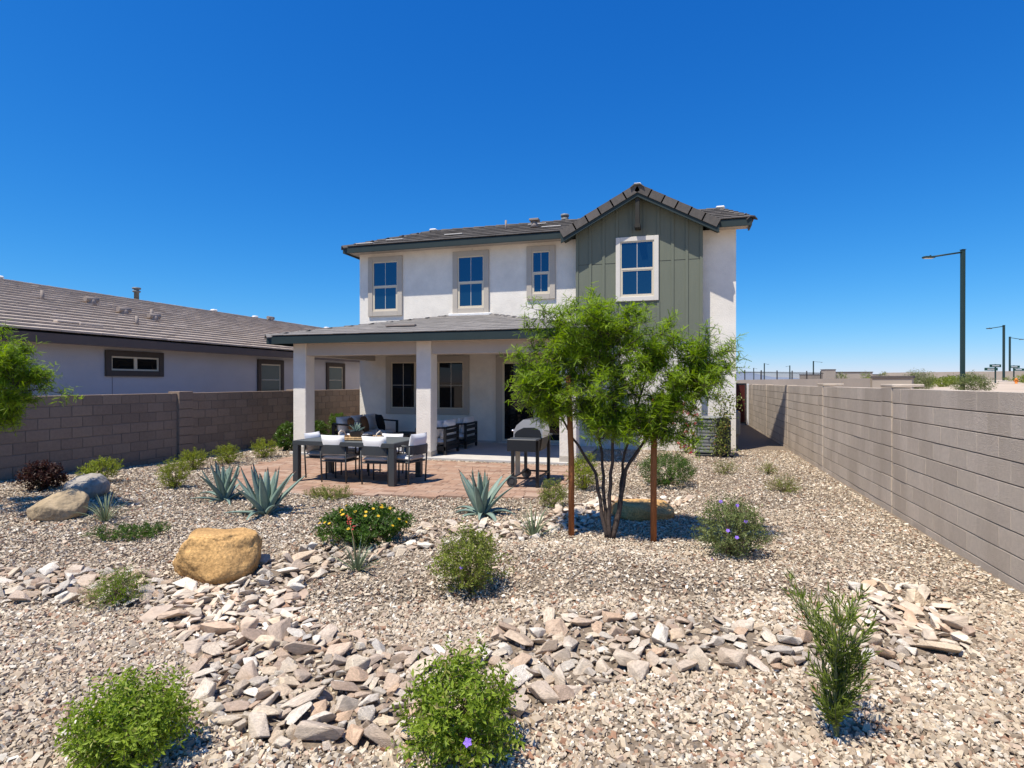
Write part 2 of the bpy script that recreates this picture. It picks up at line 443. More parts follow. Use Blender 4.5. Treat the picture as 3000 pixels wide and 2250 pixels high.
CREEK = dict(
    front=[(1.38, 5.4), (1.67, 5.71), (1.91, 5.57), (2.02, 5.21), (1.91, 4.65), (1.71, 4.25), (1.42, 4.04), (1.16, 3.98), (0.91, 3.96), (0.57, 3.82), (0.25, 3.71), (-0.07, 3.65), (-0.36, 3.46), (-0.55, 3.25), (-0.71, 3.06), (-0.82, 2.89), (-0.97, 3.13), (-1.31, 3.5), (-1.17, 3.88), (-0.95, 4.23), (-0.56, 4.36), (-0.15, 4.39), (0.3, 4.44), (0.71, 4.33), (0.98, 4.29), (1.21, 4.63)],
    basin=[(-1.31, 3.5), (-0.97, 3.13), (-0.82, 2.89), (-0.91, 2.71), (-1.11, 2.59), (-1.43, 2.5), (-1.81, 2.38), (-2.11, 2.41), (-2.53, 2.61), (-3.0, 3.02), (-3.47, 3.33), (-3.9, 3.53), (-4.02, 4.05), (-3.44, 4.15), (-2.96, 4.12), (-2.81, 3.8), (-2.46, 3.64), (-2.02, 3.52), (-1.65, 3.48)],
    left=[(-3.9, 3.53), (-4.59, 3.59), (-5.08, 3.43), (-5.38, 3.23), (-6.6, 3.5), (-6.6, 3.9), (-5.82, 3.94), (-5.33, 4.13), (-4.7, 4.21), (-4.28, 4.07), (-4.02, 4.05)],
    rear=[(-4.02, 4.05), (-3.44, 4.15), (-2.96, 4.12), (-3.15, 4.33), (-2.98, 4.71), (-2.75, 5.07), (-2.4, 5.49), (-1.99, 6.06), (-1.61, 6.01), (-1.39, 6.66), (-1.08, 6.76), (-1.0, 7.79), (-0.93, 8.26), (0.08, 8.49), (0.22, 9.1), (-0.78, 8.81), (-1.39, 8.29), (-1.71, 7.59), (-2.01, 6.84), (-2.55, 6.68), (-3.05, 6.42), (-2.9, 5.76), (-3.06, 5.34), (-3.65, 5.41), (-3.83, 5.18), (-3.92, 4.77)])
PATIO = [(-8.6, 11.9), (-8.62, 10.4), (-8.5, 9.6), (-8.0, 8.72), (-7.2, 8.08), (-6.2, 7.78), (-5.24, 7.82), (-4.53, 7.98), (-3.15, 8.23), (-2.03, 8.52), (-1.95, 9.24), (-1.93, 10.16), (-1.95, 11.9)]
def inside(poly, x, y):
    """vectorised point in polygon"""
    x = np.asarray(x, float); y = np.asarray(y, float); r = np.zeros(x.shape, bool); n = len(poly)
    for i in range(n):
        (x1, y1), (x2, y2) = poly[i], poly[i - 1]
        if y1 == y2: continue
        c = ((y1 > y) != (y2 > y)) & (x < (x2 - x1) * (y - y1) / (y2 - y1) + x1)
        r ^= c
    return r

def axis(fine0, fine1, step, far0, far1):
    a = list(np.arange(fine0, fine1 + 1e-6, step))
    v = fine0; s = step; lo = []
    while v > far0: s *= 1.35; v -= s; lo.append(max(v, far0))
    v = fine1; s = step; hi = []
    while v < far1: s *= 1.35; v += s; hi.append(min(v, far1))
    return np.array(lo[::-1] + a + hi)
xs = axis(-11.5, 6.0, .2, -9000, 9000); ys = axis(-1.5, 17.0, .2, -9000, 9000)
gx, gy = np.meshgrid(xs, ys)
gzv = ground_z(gx, gy)
yard = (gx > -11.2) & (gx < 2.9) & (gy > -1) & (gy < 16)
rough = np.array([mnoise.noise(Vector((a * 1.3, b * 1.3, 0))) for a, b in zip(gx[yard], gy[yard])]) * .012
gzv[yard] += rough - .004
nx, ny = len(xs), len(ys)
I = np.arange(nx * ny).reshape(ny, nx)
F = np.stack([I[:-1, :-1], I[:-1, 1:], I[1:, 1:], I[1:, :-1]], -1).reshape(-1, 4)
me = np_mesh('ground', np.stack([gx, gy, gzv], -1).reshape(-1, 3), F, M['dirt'], True)
me.materials.append(M['gravel_base'])
fc = np.stack([(gx[:-1, :-1] + gx[1:, 1:]) / 2, (gy[:-1, :-1] + gy[1:, 1:]) / 2], -1).reshape(-1, 2)
mi = ((fc[:, 0] > -11) & (fc[:, 0] < 2.9) & (fc[:, 1] > -1.4) & (fc[:, 1] < 29)).astype(np.int32)
me.polygons.foreach_set('material_index', mi)
tag(mobj('ground', me), 'tan desert ground with gravel bed in the walled yard', kind='structure')

# ---- far mountains
mv = []; mf = []
for i in range(90):
    t = i / 89; x = -1500 + 6500 * t; y = 7600 - 1500 * t
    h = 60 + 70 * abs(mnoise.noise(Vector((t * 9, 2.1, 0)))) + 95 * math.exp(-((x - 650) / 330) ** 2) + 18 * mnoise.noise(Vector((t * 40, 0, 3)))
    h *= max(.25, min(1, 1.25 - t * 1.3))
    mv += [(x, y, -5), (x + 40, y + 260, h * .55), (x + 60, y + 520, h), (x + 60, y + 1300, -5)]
    if i:
        b = (i - 1) * 4
        for k in range(3): mf.append((b + k, b + 4 + k, b + 5 + k, b + 1 + k))
tag(mobj('hills', np_mesh('hills', mv, mf, M['rock_haze_tint'], True)), 'hazy blue mountain range on the far horizon', kind='structure')

# ---- gravel chips (nobody could count them)
cth, sth = math.cos(R(16.08)), math.sin(R(16.08))
def gravel(name, d0, d1, dens, size, ring, xr, yr, label, flake=True):
    n = int((xr[1] - xr[0]) * (yr[1] - yr[0]) * dens)
    x = nrng.uniform(*xr, n); y = nrng.uniform(*yr, n)
    dep = -sth * x + cth * y; lat = cth * x + sth * y
    ok = (dep > d0) & (dep <= d1) & (np.abs(lat) < dep * .9 + 1.2) & (x > -10.85) & (x < 2.7) & (y < 16.2)
    ok &= ~inside(PATIO, x, y)
    ok &= ~((x > -9.3) & (x < -2.05) & (y > 12.12)) & ~((x > -9.4) & (x < 1.4) & (y > 15.4))
    bare = np.sin(x * 1.7 + 2.1 * np.sin(y * .9)) * np.sin(y * 1.9 + 1.7 * np.sin(x * 1.1 + 2)) + .5 * np.sin(x * 4.3 + y * 3.1)
    ok &= (bare < .55) | (nrng.random(n) < .62)          # thinner patches where the bed shows
    incr = np.zeros(n, bool)
    for p in CREEK.values(): incr |= inside(p, x, y)
    ok &= ~incr | (nrng.random(n) < .12)
    x, y = x[ok], y[ok]; n = len(x)
    S = size * np.exp(nrng.normal(0, .32, n))
    k = ring
    ang = (np.arange(k) / k * 2 * np.pi)[None, :] + nrng.normal(0, .34, (n, k)) + nrng.uniform(0, 7, (n, 1))
    rr = nrng.uniform(.65, 1.1, (n, k)) * S[:, None] * .5
    asp = nrng.uniform(.4, .95, (n, 1))
    px = np.cos(ang) * rr; py = np.sin(ang) * rr * asp
    th = S[:, None] * nrng.uniform(.07, .24, (n, 1))
    top = np.stack([px * .95, py * .95, th + 0 * px + nrng.normal(0, .05, (n, k)) * S[:, None]], -1)
    bot = np.stack([px * 1.05, py * 1.05, -.12 * S[:, None] + 0 * px], -1)
    if flake: bot = np.stack([0 * px[:, :1], 0 * px[:, :1], -.35 * S[:, None]], -1)
    P = np.concatenate([bot, top], 1)                       # base ring (or apex), then top ring
    # random tilt and turn
    sg_ = .36 if flake else .46; a = nrng.normal(0, sg_, n); b = nrng.normal(0, sg_, n); c = nrng.uniform(0, 2 * np.pi, n)
    ca, sa, cb, sb, cc, sc = np.cos(a), np.sin(a), np.cos(b), np.sin(b), np.cos(c), np.sin(c)
    Rx = np.zeros((n, 3, 3)); Rx[:, 0, 0] = 1; Rx[:, 1, 1] = ca; Rx[:, 1, 2] = -sa; Rx[:, 2, 1] = sa; Rx[:, 2, 2] = ca
    Ry = np.zeros((n, 3, 3)); Ry[:, 1, 1] = 1; Ry[:, 0, 0] = cb; Ry[:, 0, 2] = sb; Ry[:, 2, 0] = -sb; Ry[:, 2, 2] = cb
    Rz = np.zeros((n, 3, 3)); Rz[:, 2, 2] = 1; Rz[:, 0, 0] = cc; Rz[:, 0, 1] = -sc; Rz[:, 1, 0] = sc; Rz[:, 1, 1] = cc
    P = np.einsum('nij,nkj->nki', Rz @ Ry @ Rx, P)
    z = ground_z(x, y) + nrng.uniform(-.002, .012, n) * (size / .04)
    P += np.stack([x, y, z], -1)[:, None, :]
    f = []
    nb = 1 if flake else k
    for i in range(k):
        j = (i + 1) % k
        f += [(0, nb + j, nb + i)] if flake else [(i, j, k + j), (i, k + j, k + i)]
    for i in range(1, k - 1): f.append((nb, nb + i, nb + i + 1))
    f = np.array(f)
    Fc = (f[None] + (np.arange(n) * (nb + k))[:, None, None]).reshape(-1, 3)
    me = np_mesh(name, P.reshape(-1, 3), Fc, M['chip'], False, np.repeat(nrng.random(n), nb + k))
    tag(mobj(name, me), label, 'gravel', kind='stuff')
gravel('gravel', 1.3, 4.6, 3600, .034, 4, (-9, 2.8), (1, 7), 'coarse tan and cream gravel chips in the front of the yard', False)
gravel('gravel', 4.6, 8.0, 2650, .034, 4, (-11, 2.8), (2.0, 10.5), 'tan and cream gravel chips around the boulders and agaves')
gravel('gravel', 8.0, 16.5, 1500, .036, 4, (-11, 2.8), (5, 16.5), 'pale gravel chips along the walls and beside the patio')

# ---- dry creek of angular stones
def stone_mesh(seed, flat):
    r = random.Random(seed); bm = bmesh.new()
    for i in range(11):
        v = Vector((r.gauss(0, 1), r.gauss(0, 1), r.gauss(0, 1))).normalized()
        m = max(abs(v.x), abs(v.y), abs(v.z)); v = v * (.55 + .45 / m * .8)
        bm.verts.new((v.x * .5, v.y * .5 * r.uniform(.7, 1), v.z * .5 * flat))
    res = bmesh.ops.convex_hull(bm, input=bm.verts)
    for g in set(res['geom_interior'] + res['geom_unused']):
        if isinstance(g, bmesh.types.BMVert) and g.is_valid: bm.verts.remove(g)
    bmesh.ops.dissolve_limit(bm, angle_limit=R(14), verts=bm.verts, edges=bm.edges)
    bmesh.ops.bevel(bm, geom=bm.edges[:], offset=.022, segments=1, affect='EDGES', profile=.5)
    me = bpy.data.meshes.new('stone'); bm.to_mesh(me); bm.free()
    me.materials.append(M['stone']); return me
STONES = [stone_mesh(100 + i, rnd.uniform(.4, .8)) for i in range(22)]
creek_labels = dict(front='arm of tan angular stones curving below the tree to the right wall',
                    basin='wide bed of tan angular stones at the front centre of the yard',
                    left='narrow strip of pale angular stones running to the left edge',
                    rear='pale stone strip winding behind the ochre boulder towards the young tree')
BOULDER_SPOTS = [(-4.08, 4.42, .45), (-.45, 7.75, .45)]
for key, poly in CREEK.items():
    cx = sum(p[0] for p in poly) / len(poly); cy = sum(p[1] for p in poly) / len(poly)
    root = thing('creek_bed', creek_labels[key], 'stone bed', (cx, cy, gz(cx, cy)), kind='structure')
    x0, x1 = min(p[0] for p in poly), max(p[0] for p in poly); y0, y1 = min(p[1] for p in poly), max(p[1] for p in poly)
    base = dict(front=.155, basin=.16, left=.14, rear=.145)[key]
    placed = []; items = []
    for layer in (0, 1):
        for t in range(7000):
            x = rnd.uniform(x0, x1); y = rnd.uniform(y0, y1)
            sz = base * min(1.5, math.exp(rnd.gauss(-.12, .36))) * (1 if t < 1500 else .66)
            if not bool(inside(poly, [x], [y])[0]): continue
            if any((x - bx) ** 2 + (y - by) ** 2 < (br * .8) ** 2 for bx, by, br in BOULDER_SPOTS): continue
            if layer == 0 and any((x - a) ** 2 + (y - b) ** 2 < (.31 * (sz + c)) ** 2 for a, b, c in placed): continue
            if layer == 1 and (t > 1600 or any((x - a) ** 2 + (y - b) ** 2 < (.27 * (sz + c)) ** 2 for a, b, c in placed)): continue
            placed.append((x, y, sz))
            m = Matrix.Translation((x, y, gz(x, y) + sz * (.16 if layer == 0 else .26))) @ Euler((rnd.gauss(0, .3), rnd.gauss(0, .3), rnd.uniform(0, 6.3))).to_matrix().to_4x4() @ Matrix.Diagonal((sz * rnd.uniform(1.0, 1.45), sz * rnd.uniform(.8, 1.1), sz * rnd.uniform(.6, 1.0), 1))
            items.append((rnd.choice(STONES), m))
    pieces('stone', 'small_stones', items, root, 300, M['stone'])

# ------------------------------------------------------------------ patio: pavers and slab
root = thing('paver_patio', 'patio of reddish tan brick pavers under the dining table', 'patio', (-5.2, 9.8, 0), kind='structure')
b = MB(); b.raw([(x, y, .006) for x, y in PATIO], [tuple(range(len(PATIO)))]); b.obj('joint_sand', M['sand'], root, True)
PVM = []
for w in (.15, .23, .30):
    PVM.append((w, MB().box(-w / 2 + .003, w / 2 - .003, -.072, .072, -.02, .022, .004).mesh('paver', M['paver'])))
items = []; row = 0
y = 7.70
while y < 12.0:
    x = -9.0 + rnd.uniform(0, .2)
    while x < -1.8:
        w, pm = rnd.choice(PVM)
        cxp, cyp = x + w / 2, y
        if bool(inside(PATIO, [cxp], [cyp])[0]):
            items.append((pm, Matrix.Translation((cxp, cyp, .012 + rnd.uniform(-.0015, .0015))) @ Euler((rnd.gauss(0, .004), rnd.gauss(0, .004), rnd.gauss(0, .006))).to_matrix().to_4x4()))
        x += w
    y += .15
pieces('paver', 'small_pavers', items, root, 300, M['paver'])
slab = MB().box(-9.2, -2.1, 12.16, 15.72, -.1, .055, .01).obj('patio_slab', M['concrete'])
tag(slab, 'plain concrete slab under the covered patio', kind='structure')

# ------------------------------------------------------------------ block walls
def block_wall(name, label, X, th, y0, y1, ztop, mblock, mmortar, pil, jh, bv, jv, depth, cap=(), proud=.022, ptop=.012):
    """a wall along Y made of blocks; proud_face +1: the yard face looks to +X"""
    root = thing(name, label, 'wall', (X, y0, 0))
    core = MB().box(X - th / 2 + depth, X + th / 2 - depth, y0, y1, -.25, ztop - .012); core.obj('mortar_core', mmortar, root, True)
    full = {}
    def blk(l, dx=0.0, top=False):
        key = (round(l, 3), round(dx, 3))
        if key not in full:
            full[key] = MB().box(-th / 2 - dx, th / 2 + dx, -l / 2 + jv, l / 2 - jv, -.1 + jh, .1 - jh, bv).mesh('block', mblock)
        return full[key]
    items = []; r = 0; z = ztop - .1
    while z > -.2:
        y = y0 - (0.2 if r % 2 else 0)
        segs = []
        edges = [y0] + [e for p in pil for e in (p - .2, p + .2)] + [y1]
        for i in range(0, len(edges), 2):
            a, bb = edges[i], edges[i + 1]
            s = a - (0.2 if r % 2 else 0)
            while s < bb - .02:
                e0, e1 = max(s, a), min(s + .4, bb)
                if e1 - e0 > .05: segs.append((e0, e1, 0))
                s += .4
        for p in pil: segs.append((p - .2, p + .2, proud))
        for e0, e1, dx in segs:
            items.append((blk(e1 - e0, dx), Matrix.Translation((X + rnd.gauss(0, .0012), (e0 + e1) / 2, z + (ptop if dx else 0))) @ Euler((0, 0, rnd.gauss(0, .002))).to_matrix().to_4x4()))
        z -= .2; r += 1
    pieces('block', 'far_blocks', items, root, 300, mblock)
    for p in cap:
        MB().box(X - .115, X + .26, p - .24, p + .24, ztop + .0135, ztop + .055, .008).obj('pilaster_cap', mblock, root, True)
    return root
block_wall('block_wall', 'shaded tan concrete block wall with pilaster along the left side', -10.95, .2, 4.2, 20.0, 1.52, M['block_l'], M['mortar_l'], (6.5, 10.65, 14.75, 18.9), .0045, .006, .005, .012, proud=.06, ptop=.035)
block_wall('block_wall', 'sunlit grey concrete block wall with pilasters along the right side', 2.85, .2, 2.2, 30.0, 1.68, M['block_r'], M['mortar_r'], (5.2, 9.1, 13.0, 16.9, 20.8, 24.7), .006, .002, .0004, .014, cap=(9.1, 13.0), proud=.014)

# ------------------------------------------------------------------ roofs made of tiles
TILE_CACHE = {}
def tile_mesh(w, l, m, th=.028):
    key = (round(w, 2), round(l, 2), m.name)
    if key not in TILE_CACHE:
        TILE_CACHE[key] = MB().box(-w / 2 + .002, w / 2 - .002, 0, l, 0, th, .004).mesh('roof_tile', m)
    return TILE_CACHE[key]
def slope_items(O, U, Vv, poly, expo, width, m, th=.028):
    """tiles on a slope: O origin, U along the eave, Vv up the slope (unit), poly in (u,v)"""
    O, U, Vv = Vector(O), Vector(U).normalized(), Vector(Vv).normalized()
    Nn = U.cross(Vv).normalized()
    vs = [p[1] for p in poly]; items = []; r = 0; v = min(vs)
    while v < max(vs) - .02:
        vm = v + expo * .5; xsn = []
        if vm > max(vs): vm = max(vs) - .01
        for i in range(len(poly)):
            (u1, v1), (u2, v2) = poly[i - 1], poly[i]
            if (v1 > vm) != (v2 > vm): xsn.append(u1 + (u2 - u1) * (vm - v1) / (v2 - v1))
        if len(xsn) >= 2:
            a, b2 = min(xsn), max(xsn); u = a - (width / 2 if r % 2 else 0)
            while u < b2 - .01:
                e0, e1 = max(u, a), min(u + width, b2)
                if e1 - e0 > .04:
                    w = width if e1 - e0 > width - .005 else round((e1 - e0) / .04) * .04 or .04
                    tilt = math.atan2(th * 1.1 if th > .025 else .012, expo)
                    rot = Matrix((U, (Vv * math.cos(tilt) - Nn * math.sin(tilt)), (Nn * math.cos(tilt) + Vv * math.sin(tilt)))).transposed()
                    jit = Euler((rnd.gauss(0, .004), rnd.gauss(0, .004), rnd.gauss(0, .004))).to_matrix()
                    pos = O + U * ((e0 + e1) / 2) + Vv * (v - .03) + Nn * (th * 1.15 + rnd.gauss(0, .0012))
                    items.append((tile_mesh(w, min(expo + .06, max(vs) - v + .03), m, th), Matrix.Translation(pos) @ (rot @ jit).to_4x4()))
                u += width
        v += expo; r += 1
    return items
def cap_items(A, B, m, w=.26, step=.36, drop=.07, name='ridge_tile'):
    """angular cap tiles from A (low) to B (high)"""
    A, B = Vector(A), Vector(B); d = (B - A); n = max(1, int(round(d.length / step))); d.normalize()
    side = d.cross(Vector((0, 0, 1))).normalized(); up = side.cross(d)
    key = ('cap', w, round((B - A).length / n, 2), m.name)
    l = (B - A).length / n
    if key not in TILE_CACHE:
        t = .024; b = MB()
        v = []
        for y in (-.03, l + .02):
            k = 1.0 if y < 0 else .9
            v += [(-w / 2 * k, y, -drop), (-w / 5 * k, y, 0.01), (w / 5 * k, y, 0.01), (w / 2 * k, y, -drop), (w / 2 * k, y, -drop - t), (w / 5 * k, y, -t), (-w / 5 * k, y, -t), (-w / 2 * k, y, -drop - t)]
        f = [(i, (i + 1) % 8, 8 + (i + 1) % 8, 8 + i) for i in range(8)] + [tuple(range(8)), tuple(range(8, 16))]
        TILE_CACHE[key] = b.raw(v, f).mesh(name, m)
    out = []
    rot = Matrix((side, d, up)).transposed()
    for i in range(n):
        tl = Matrix.Rotation(-.05, 3, 'X')
        out.append((TILE_CACHE[key], Matrix.Translation(A + d * (i * l) + up * .055) @ (rot @ tl).to_4x4()))
    return out
def deck(root_name, quads, parent, m=None):
    b = MB()
    for q in quads: b.raw(q, [tuple(range(len(q)))])
    return b.obj(root_name, m or M['underlay'], parent, True)

# ------------------------------------------------------------------ the white house
XL, XR, YF = -9.35, 1.38, 15.70
house = thing('house', 'white two storey stucco house with olive siding gable and covered patio', 'house', (-4.0, 17.5, 0))
HB = 26.6
w = MB().box(XL, XR, YF, HB, -.1, 5.66); wall = w.obj('wall', M['stucco'], house, True)
MB().box(XL - .004, XR + .004, YF - .006, YF + .1, -.12, .10).obj('foundation_band', M['beam'], wall, True)
for z in (2.74,):      # control joint
    MB().box(.58, XR + .001, YF - .0025, YF, z, z + .012).obj('control_joint', M['beam'], wall, True)
MB().box(-5.72, -5.71, YF - .003, YF, 5.3, 5.62).obj('control_joint', M['beam'], wall, True)
# bump-out: white below, olive board and batten above
BX0, BX1, BY = -2.66, .57, 15.40
bump = MB().box(BX0 + .03, BX1 - .03, BY + .02, YF + .05, -.08, 2.87); bump.obj('lower_bay', M['stucco'], house, True)
PKX, PKZ, GE = -1.03, 6.72, .535           # gable peak and pitch
sid = MB().prism([(BX0, 2.87), (BX1, 2.87), (BX1, PKZ - .12 - (BX1 - PKX) * GE), (PKX, PKZ - .12), (BX0, PKZ - .12 - (PKX - BX0) * GE)], BY, YF + .05, 'y')
sid_o = sid.obj('siding', M['olive'], house, True)
for i in range(10):
    x = BX0 + .035 + i * ((BX1 - BX0 - .07) / 9.0)
    zt = PKZ - .13 - abs(x - PKX) * GE
    if -1.62 < x < -.50: segs = [(2.88, 3.86), (5.55, zt)]
    else: segs = [(2.88, zt)]
    for a, b2 in segs:
        MB().box(x - .035, x + .035, BY - .022, BY - .0005, a, b2, .003).obj('batten', M['olive'], sid_o, True)
MB().box(BX0 - .002, BX1 + .002, BY - .004, BY - .0005, 4.88, 4.888).obj('siding_joint', M['underlay'], sid_o, True)
MB().box(BX0 - .01, BX1 + .01, BY - .03, BY + .01, 2.84, 2.90, .004).obj('base_trim', M['olive'], sid_o, True)
# main roof (low hip): eave, ridge
EY, EZ, RY, RZ = 15.22, 5.76, 17.3, 6.60
EXL, EXR, RXL, RXR = -9.62, 1.70, -7.65, 1.12
up = bpy.data.objects.new('upper_roof', None); link(up, house, True); up.location = (-4, 16, 5.7)
BYE = 2 * RY - EY
YR = YF + .05; YC = YF + .06; ZC = EZ + (YC - EY) * (RZ - EZ) / (RY - EY)
deck('roof_deck', [[(EXL, EY, EZ), (BX0 - .01, EY, EZ), (BX0 - .01, YC, ZC), (BX1 + .01, YC, ZC), (BX1 + .01, EY, EZ), (EXR, EY, EZ), (RXR, RY, RZ), (RXL, RY, RZ)], [(EXL, EY, EZ), (RXL, RY, RZ), (EXL, BYE, EZ)],
                   [(EXR, EY, EZ), (EXR, YR, EZ), (XR + .03, YR, EZ), (XR + .03, BYE, EZ), (RXR, RY, RZ)], [(EXL, BYE, EZ), (RXL, RY, RZ), (RXR, RY, RZ), (XR + .03, BYE, EZ)]], up)
items = []
L1 = math.hypot(RY - EY, RZ - EZ)
items += slope_items((0, EY, EZ), (1, 0, 0), (0, RY - EY, RZ - EZ), [(EXL, 0), (BX0 - .01, 0), (BX0 - .01, L1), (RXL, L1)], .36, .33, M['tile_dark'])
items += slope_items((0, EY, EZ), (1, 0, 0), (0, RY - EY, RZ - EZ), [(BX1 + .01, 0), (EXR, 0), (RXR, L1), (BX1 + .01, L1)], .36, .33, M['tile_dark'])
L2 = math.hypot(RXL - EXL, RZ - EZ); hd = (BYE - EY)
items += slope_items((EXL, BYE, EZ), (0, -1, 0), (RXL - EXL, 0, RZ - EZ), [(0, 0), (hd, 0), (hd / 2, L2)], .36, .33, M['tile_dark'])
L3 = math.hypot(EXR - RXR, RZ - EZ)
items += slope_items((EXR, EY, EZ), (0, 1, 0), (RXR - EXR, 0, RZ - EZ), [(0, 0), (YR - EY, 0), (YR - EY, L3 * (YR - EY) / (hd / 2))], .20, .33, M['tile_dark'])
pieces('roof_tile', 'roof_tiles', items, up, 130, M['tile_dark'])
pieces('ridge_tile', 'ridge_tiles', cap_items((EXL, EY, EZ), (RXL, RY, RZ), M['tile_dark']) + cap_items((EXR, EY, EZ), (RXR, RY, RZ), M['tile_dark']) + cap_items((RXL, RY, RZ), (RXR, RY, RZ), M['tile_dark']), up, 300)
for x in (-7.62, 1.1): MB().box(x - .12, x + .12, RY - .1, RY + .1, RZ + .03, RZ + .10, .03).obj('ridge_mortar', M['vent_white'], up, True)
MB().raw([(EXL, BYE - .3, EZ - .02), (XR + .03, BYE - .3, EZ - .02), (XR + .03, 27.0, EZ - .02), (EXL, 27.0, EZ - .02), (EXL + 3, BYE - .3, EZ + .55), (EXR - 3, BYE - .3, EZ + .55), (EXR - 3, 24.0, EZ + .55), (EXL + 3, 24.0, EZ + .55)],
         [(0, 1, 5, 4), (1, 2, 6, 5), (2, 3, 7, 6), (3, 0, 4, 7), (4, 5, 6, 7), (3, 2, 1, 0)]).obj('rear_roof', M['tile_dark'], up, True)
# eaves: fascia and soffit
MB().box(EXL, -2.98, EY - .02, EY + .02, EZ - .17, EZ + .005, .004).obj('fascia', M['fascia'], up, True)
MB().box(.92, EXR, EY - .02, EY + .02, EZ - .17, EZ + .005, .004).obj('fascia', M['fascia'], up, True)
MB().box(EXL, EXL + .04, EY + .021, 27.0, EZ - .17, EZ + .005, .004).obj('fascia', M['fascia'], up, True)
MB().box(EXR - .04, EXR, EY + .021, YR, EZ - .17, EZ + .005, .004).obj('fascia', M['fascia'], up, True)
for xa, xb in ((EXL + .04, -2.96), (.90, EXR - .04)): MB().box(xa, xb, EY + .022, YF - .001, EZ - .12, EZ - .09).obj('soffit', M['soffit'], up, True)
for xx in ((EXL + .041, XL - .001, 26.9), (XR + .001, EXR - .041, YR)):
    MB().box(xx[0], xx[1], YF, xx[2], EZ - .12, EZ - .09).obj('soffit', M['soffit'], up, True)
for x, u_ in ((-8.15, .45), (-6.35, .65), (-3.45, .75), (-8.95, .1), (-4.05, 1.55)):     # low off-ridge vents: pale lids
    z = EZ + u_ * (RZ - EZ) / (RY - EY); y = EY + u_
    MB().box(x - .28, x + .28, y - .06, y + .10, z + .05, z + .08, .01).obj('roof_vent', M['vent_lid'], up, True)
MB().tube([(-4.86, EY + 1.0, EZ + .38), (-4.86, EY + 1.0, EZ + .72)], .03, 10).obj('vent_pipe', M['vent'], up, True)
hood = MB().lathe([(.13, 0), (.09, .10), (.07, .19)], (-4.0, EY + 1.0, EZ + .44), 12).box(-4.14, -3.86, EY + .88, EY + 1.12, EZ + .63, EZ + .69, .01).obj('vent_hood', M['vent'], up, True)
flue = MB().lathe([(.075, 0), (.075, .42), (.12, .42), (.12, .50), (.085, .51), (.085, .55), (.13, .55), (.13, .62)], (-3.42, RY + .5, RZ - .25), 14).obj('flue', M['ac'], up, True)
# gable roof over the olive bay
gr = bpy.data.objects.new('gable_roof', None); link(gr, house, True); gr.location = (PKX, 15.2, 6)
GY0, GHW = 15.07, 1.94
gl = math.hypot(GHW, GHW * GE); GB = RY + .3
zl = PKZ - GHW * GE
deck('roof_deck', [[(PKX, GY0, PKZ), (PKX - GHW, GY0, zl), (PKX - GHW, GB, zl), (PKX, GB, PKZ)], [(PKX, GY0, PKZ), (PKX, GB, PKZ), (PKX + GHW, GB, zl), (PKX + GHW, GY0, zl)]], gr)
items = slope_items((PKX - GHW, GB, zl), (0, -1, 0), (GHW, 0, GHW * GE), [(0, 0), (GB - GY0, 0), (GB - GY0, gl), (0, gl)], .36, .33, M['tile_dark'])
items += slope_items((PKX + GHW, GY0, zl), (0, 1, 0), (-GHW, 0, GHW * GE), [(0, 0), (GB - GY0, 0), (GB - GY0, gl), (0, gl)], .36, .33, M['tile_dark'])
pieces('roof_tile', 'roof_tiles', items, gr, 110, M['tile_dark'])
# rake tiles: L-shaped pieces stepping up the gable edge
for sgn in (-1, 1):
    n = 6; dvec = Vector((-sgn * GHW, 0, GHW * GE)); st = dvec / n
    for i in range(n):
        A = Vector((PKX + sgn * GHW, GY0, zl)) + st * i - st * .06; l = st.length * 1.10; dd = st.normalized(); nn = Vector((sgn * GE, 0, 1)).normalized()
        b = MB()
        q = [A - nn * .12, A + dd * l - nn * .12, A + dd * l + nn * .076, A + nn * .086]
        v = [p + Vector((0, -.04, 0)) for p in q] + [p + Vector((0, -.015, 0)) for p in q]
        b.raw(v, [(0, 1, 2, 3), (7, 6, 5, 4), (0, 4, 5, 1), (1, 5, 6, 2), (2, 6, 7, 3), (3, 7, 4, 0)])
        q = [A + nn * .07, A + dd * l + nn * .05, A + dd * l + nn * .075, A + nn * .095]
        v = [p + Vector((0, -.014, 0)) for p in q] + [p + Vector((0, .16, 0)) for p in q]
        b.raw(v, [(0, 1, 2, 3), (7, 6, 5, 4), (0, 4, 5, 1), (1, 5, 6, 2), (2, 6, 7, 3), (3, 7, 4, 0)])
        b.obj('rake_tile', M['tile_dark'], gr, True)
    # barge board and its soffit
    b = MB(); x0 = PKX; x1 = PKX + sgn * (GHW + .03)
    z1 = PKZ - (GHW + .03) * GE
    b.prism([(x0, PKZ - .06), (x1, z1 - .06), (x1, z1 - .24), (x0, PKZ - .24)], GY0 - .012, GY0 + .028, 'y')
    b.obj('barge_board', M['fascia'], gr, True)
    b = MB(); b.raw([(x0, GY0 + .03, PKZ - .10), (x1, GY0 + .03, z1 - .10), (x1, YF, z1 - .10), (x0, YF, PKZ - .10)], [(0, 1, 2, 3)]).obj('soffit', M['fascia'], gr, True)
pieces('ridge_tile', 'ridge_tiles', cap_items((PKX, GY0 - .05, PKZ + .01), (PKX, GB, PKZ + .01), M['tile_dark'], .34), gr, 300)
MB().box(PKX - .10, PKX + .10, GY0 - .02, GY0 + .15, PKZ + .05, PKZ + .115, .03).obj('ridge_mortar', M['vent_white'], gr, True)
MB().box(PKX - .055, PKX + .055, GY0 + .03, GY0 + .14, PKZ - .92, PKZ - .08, .006).obj('king_post', M['post'], gr, True)
MB().box(PKX - .075, PKX + .075, GY0 + .015, BY - .024, PKZ - 1.02, PKZ - .921, .006).obj('king_post_foot', M['post'], gr, True)

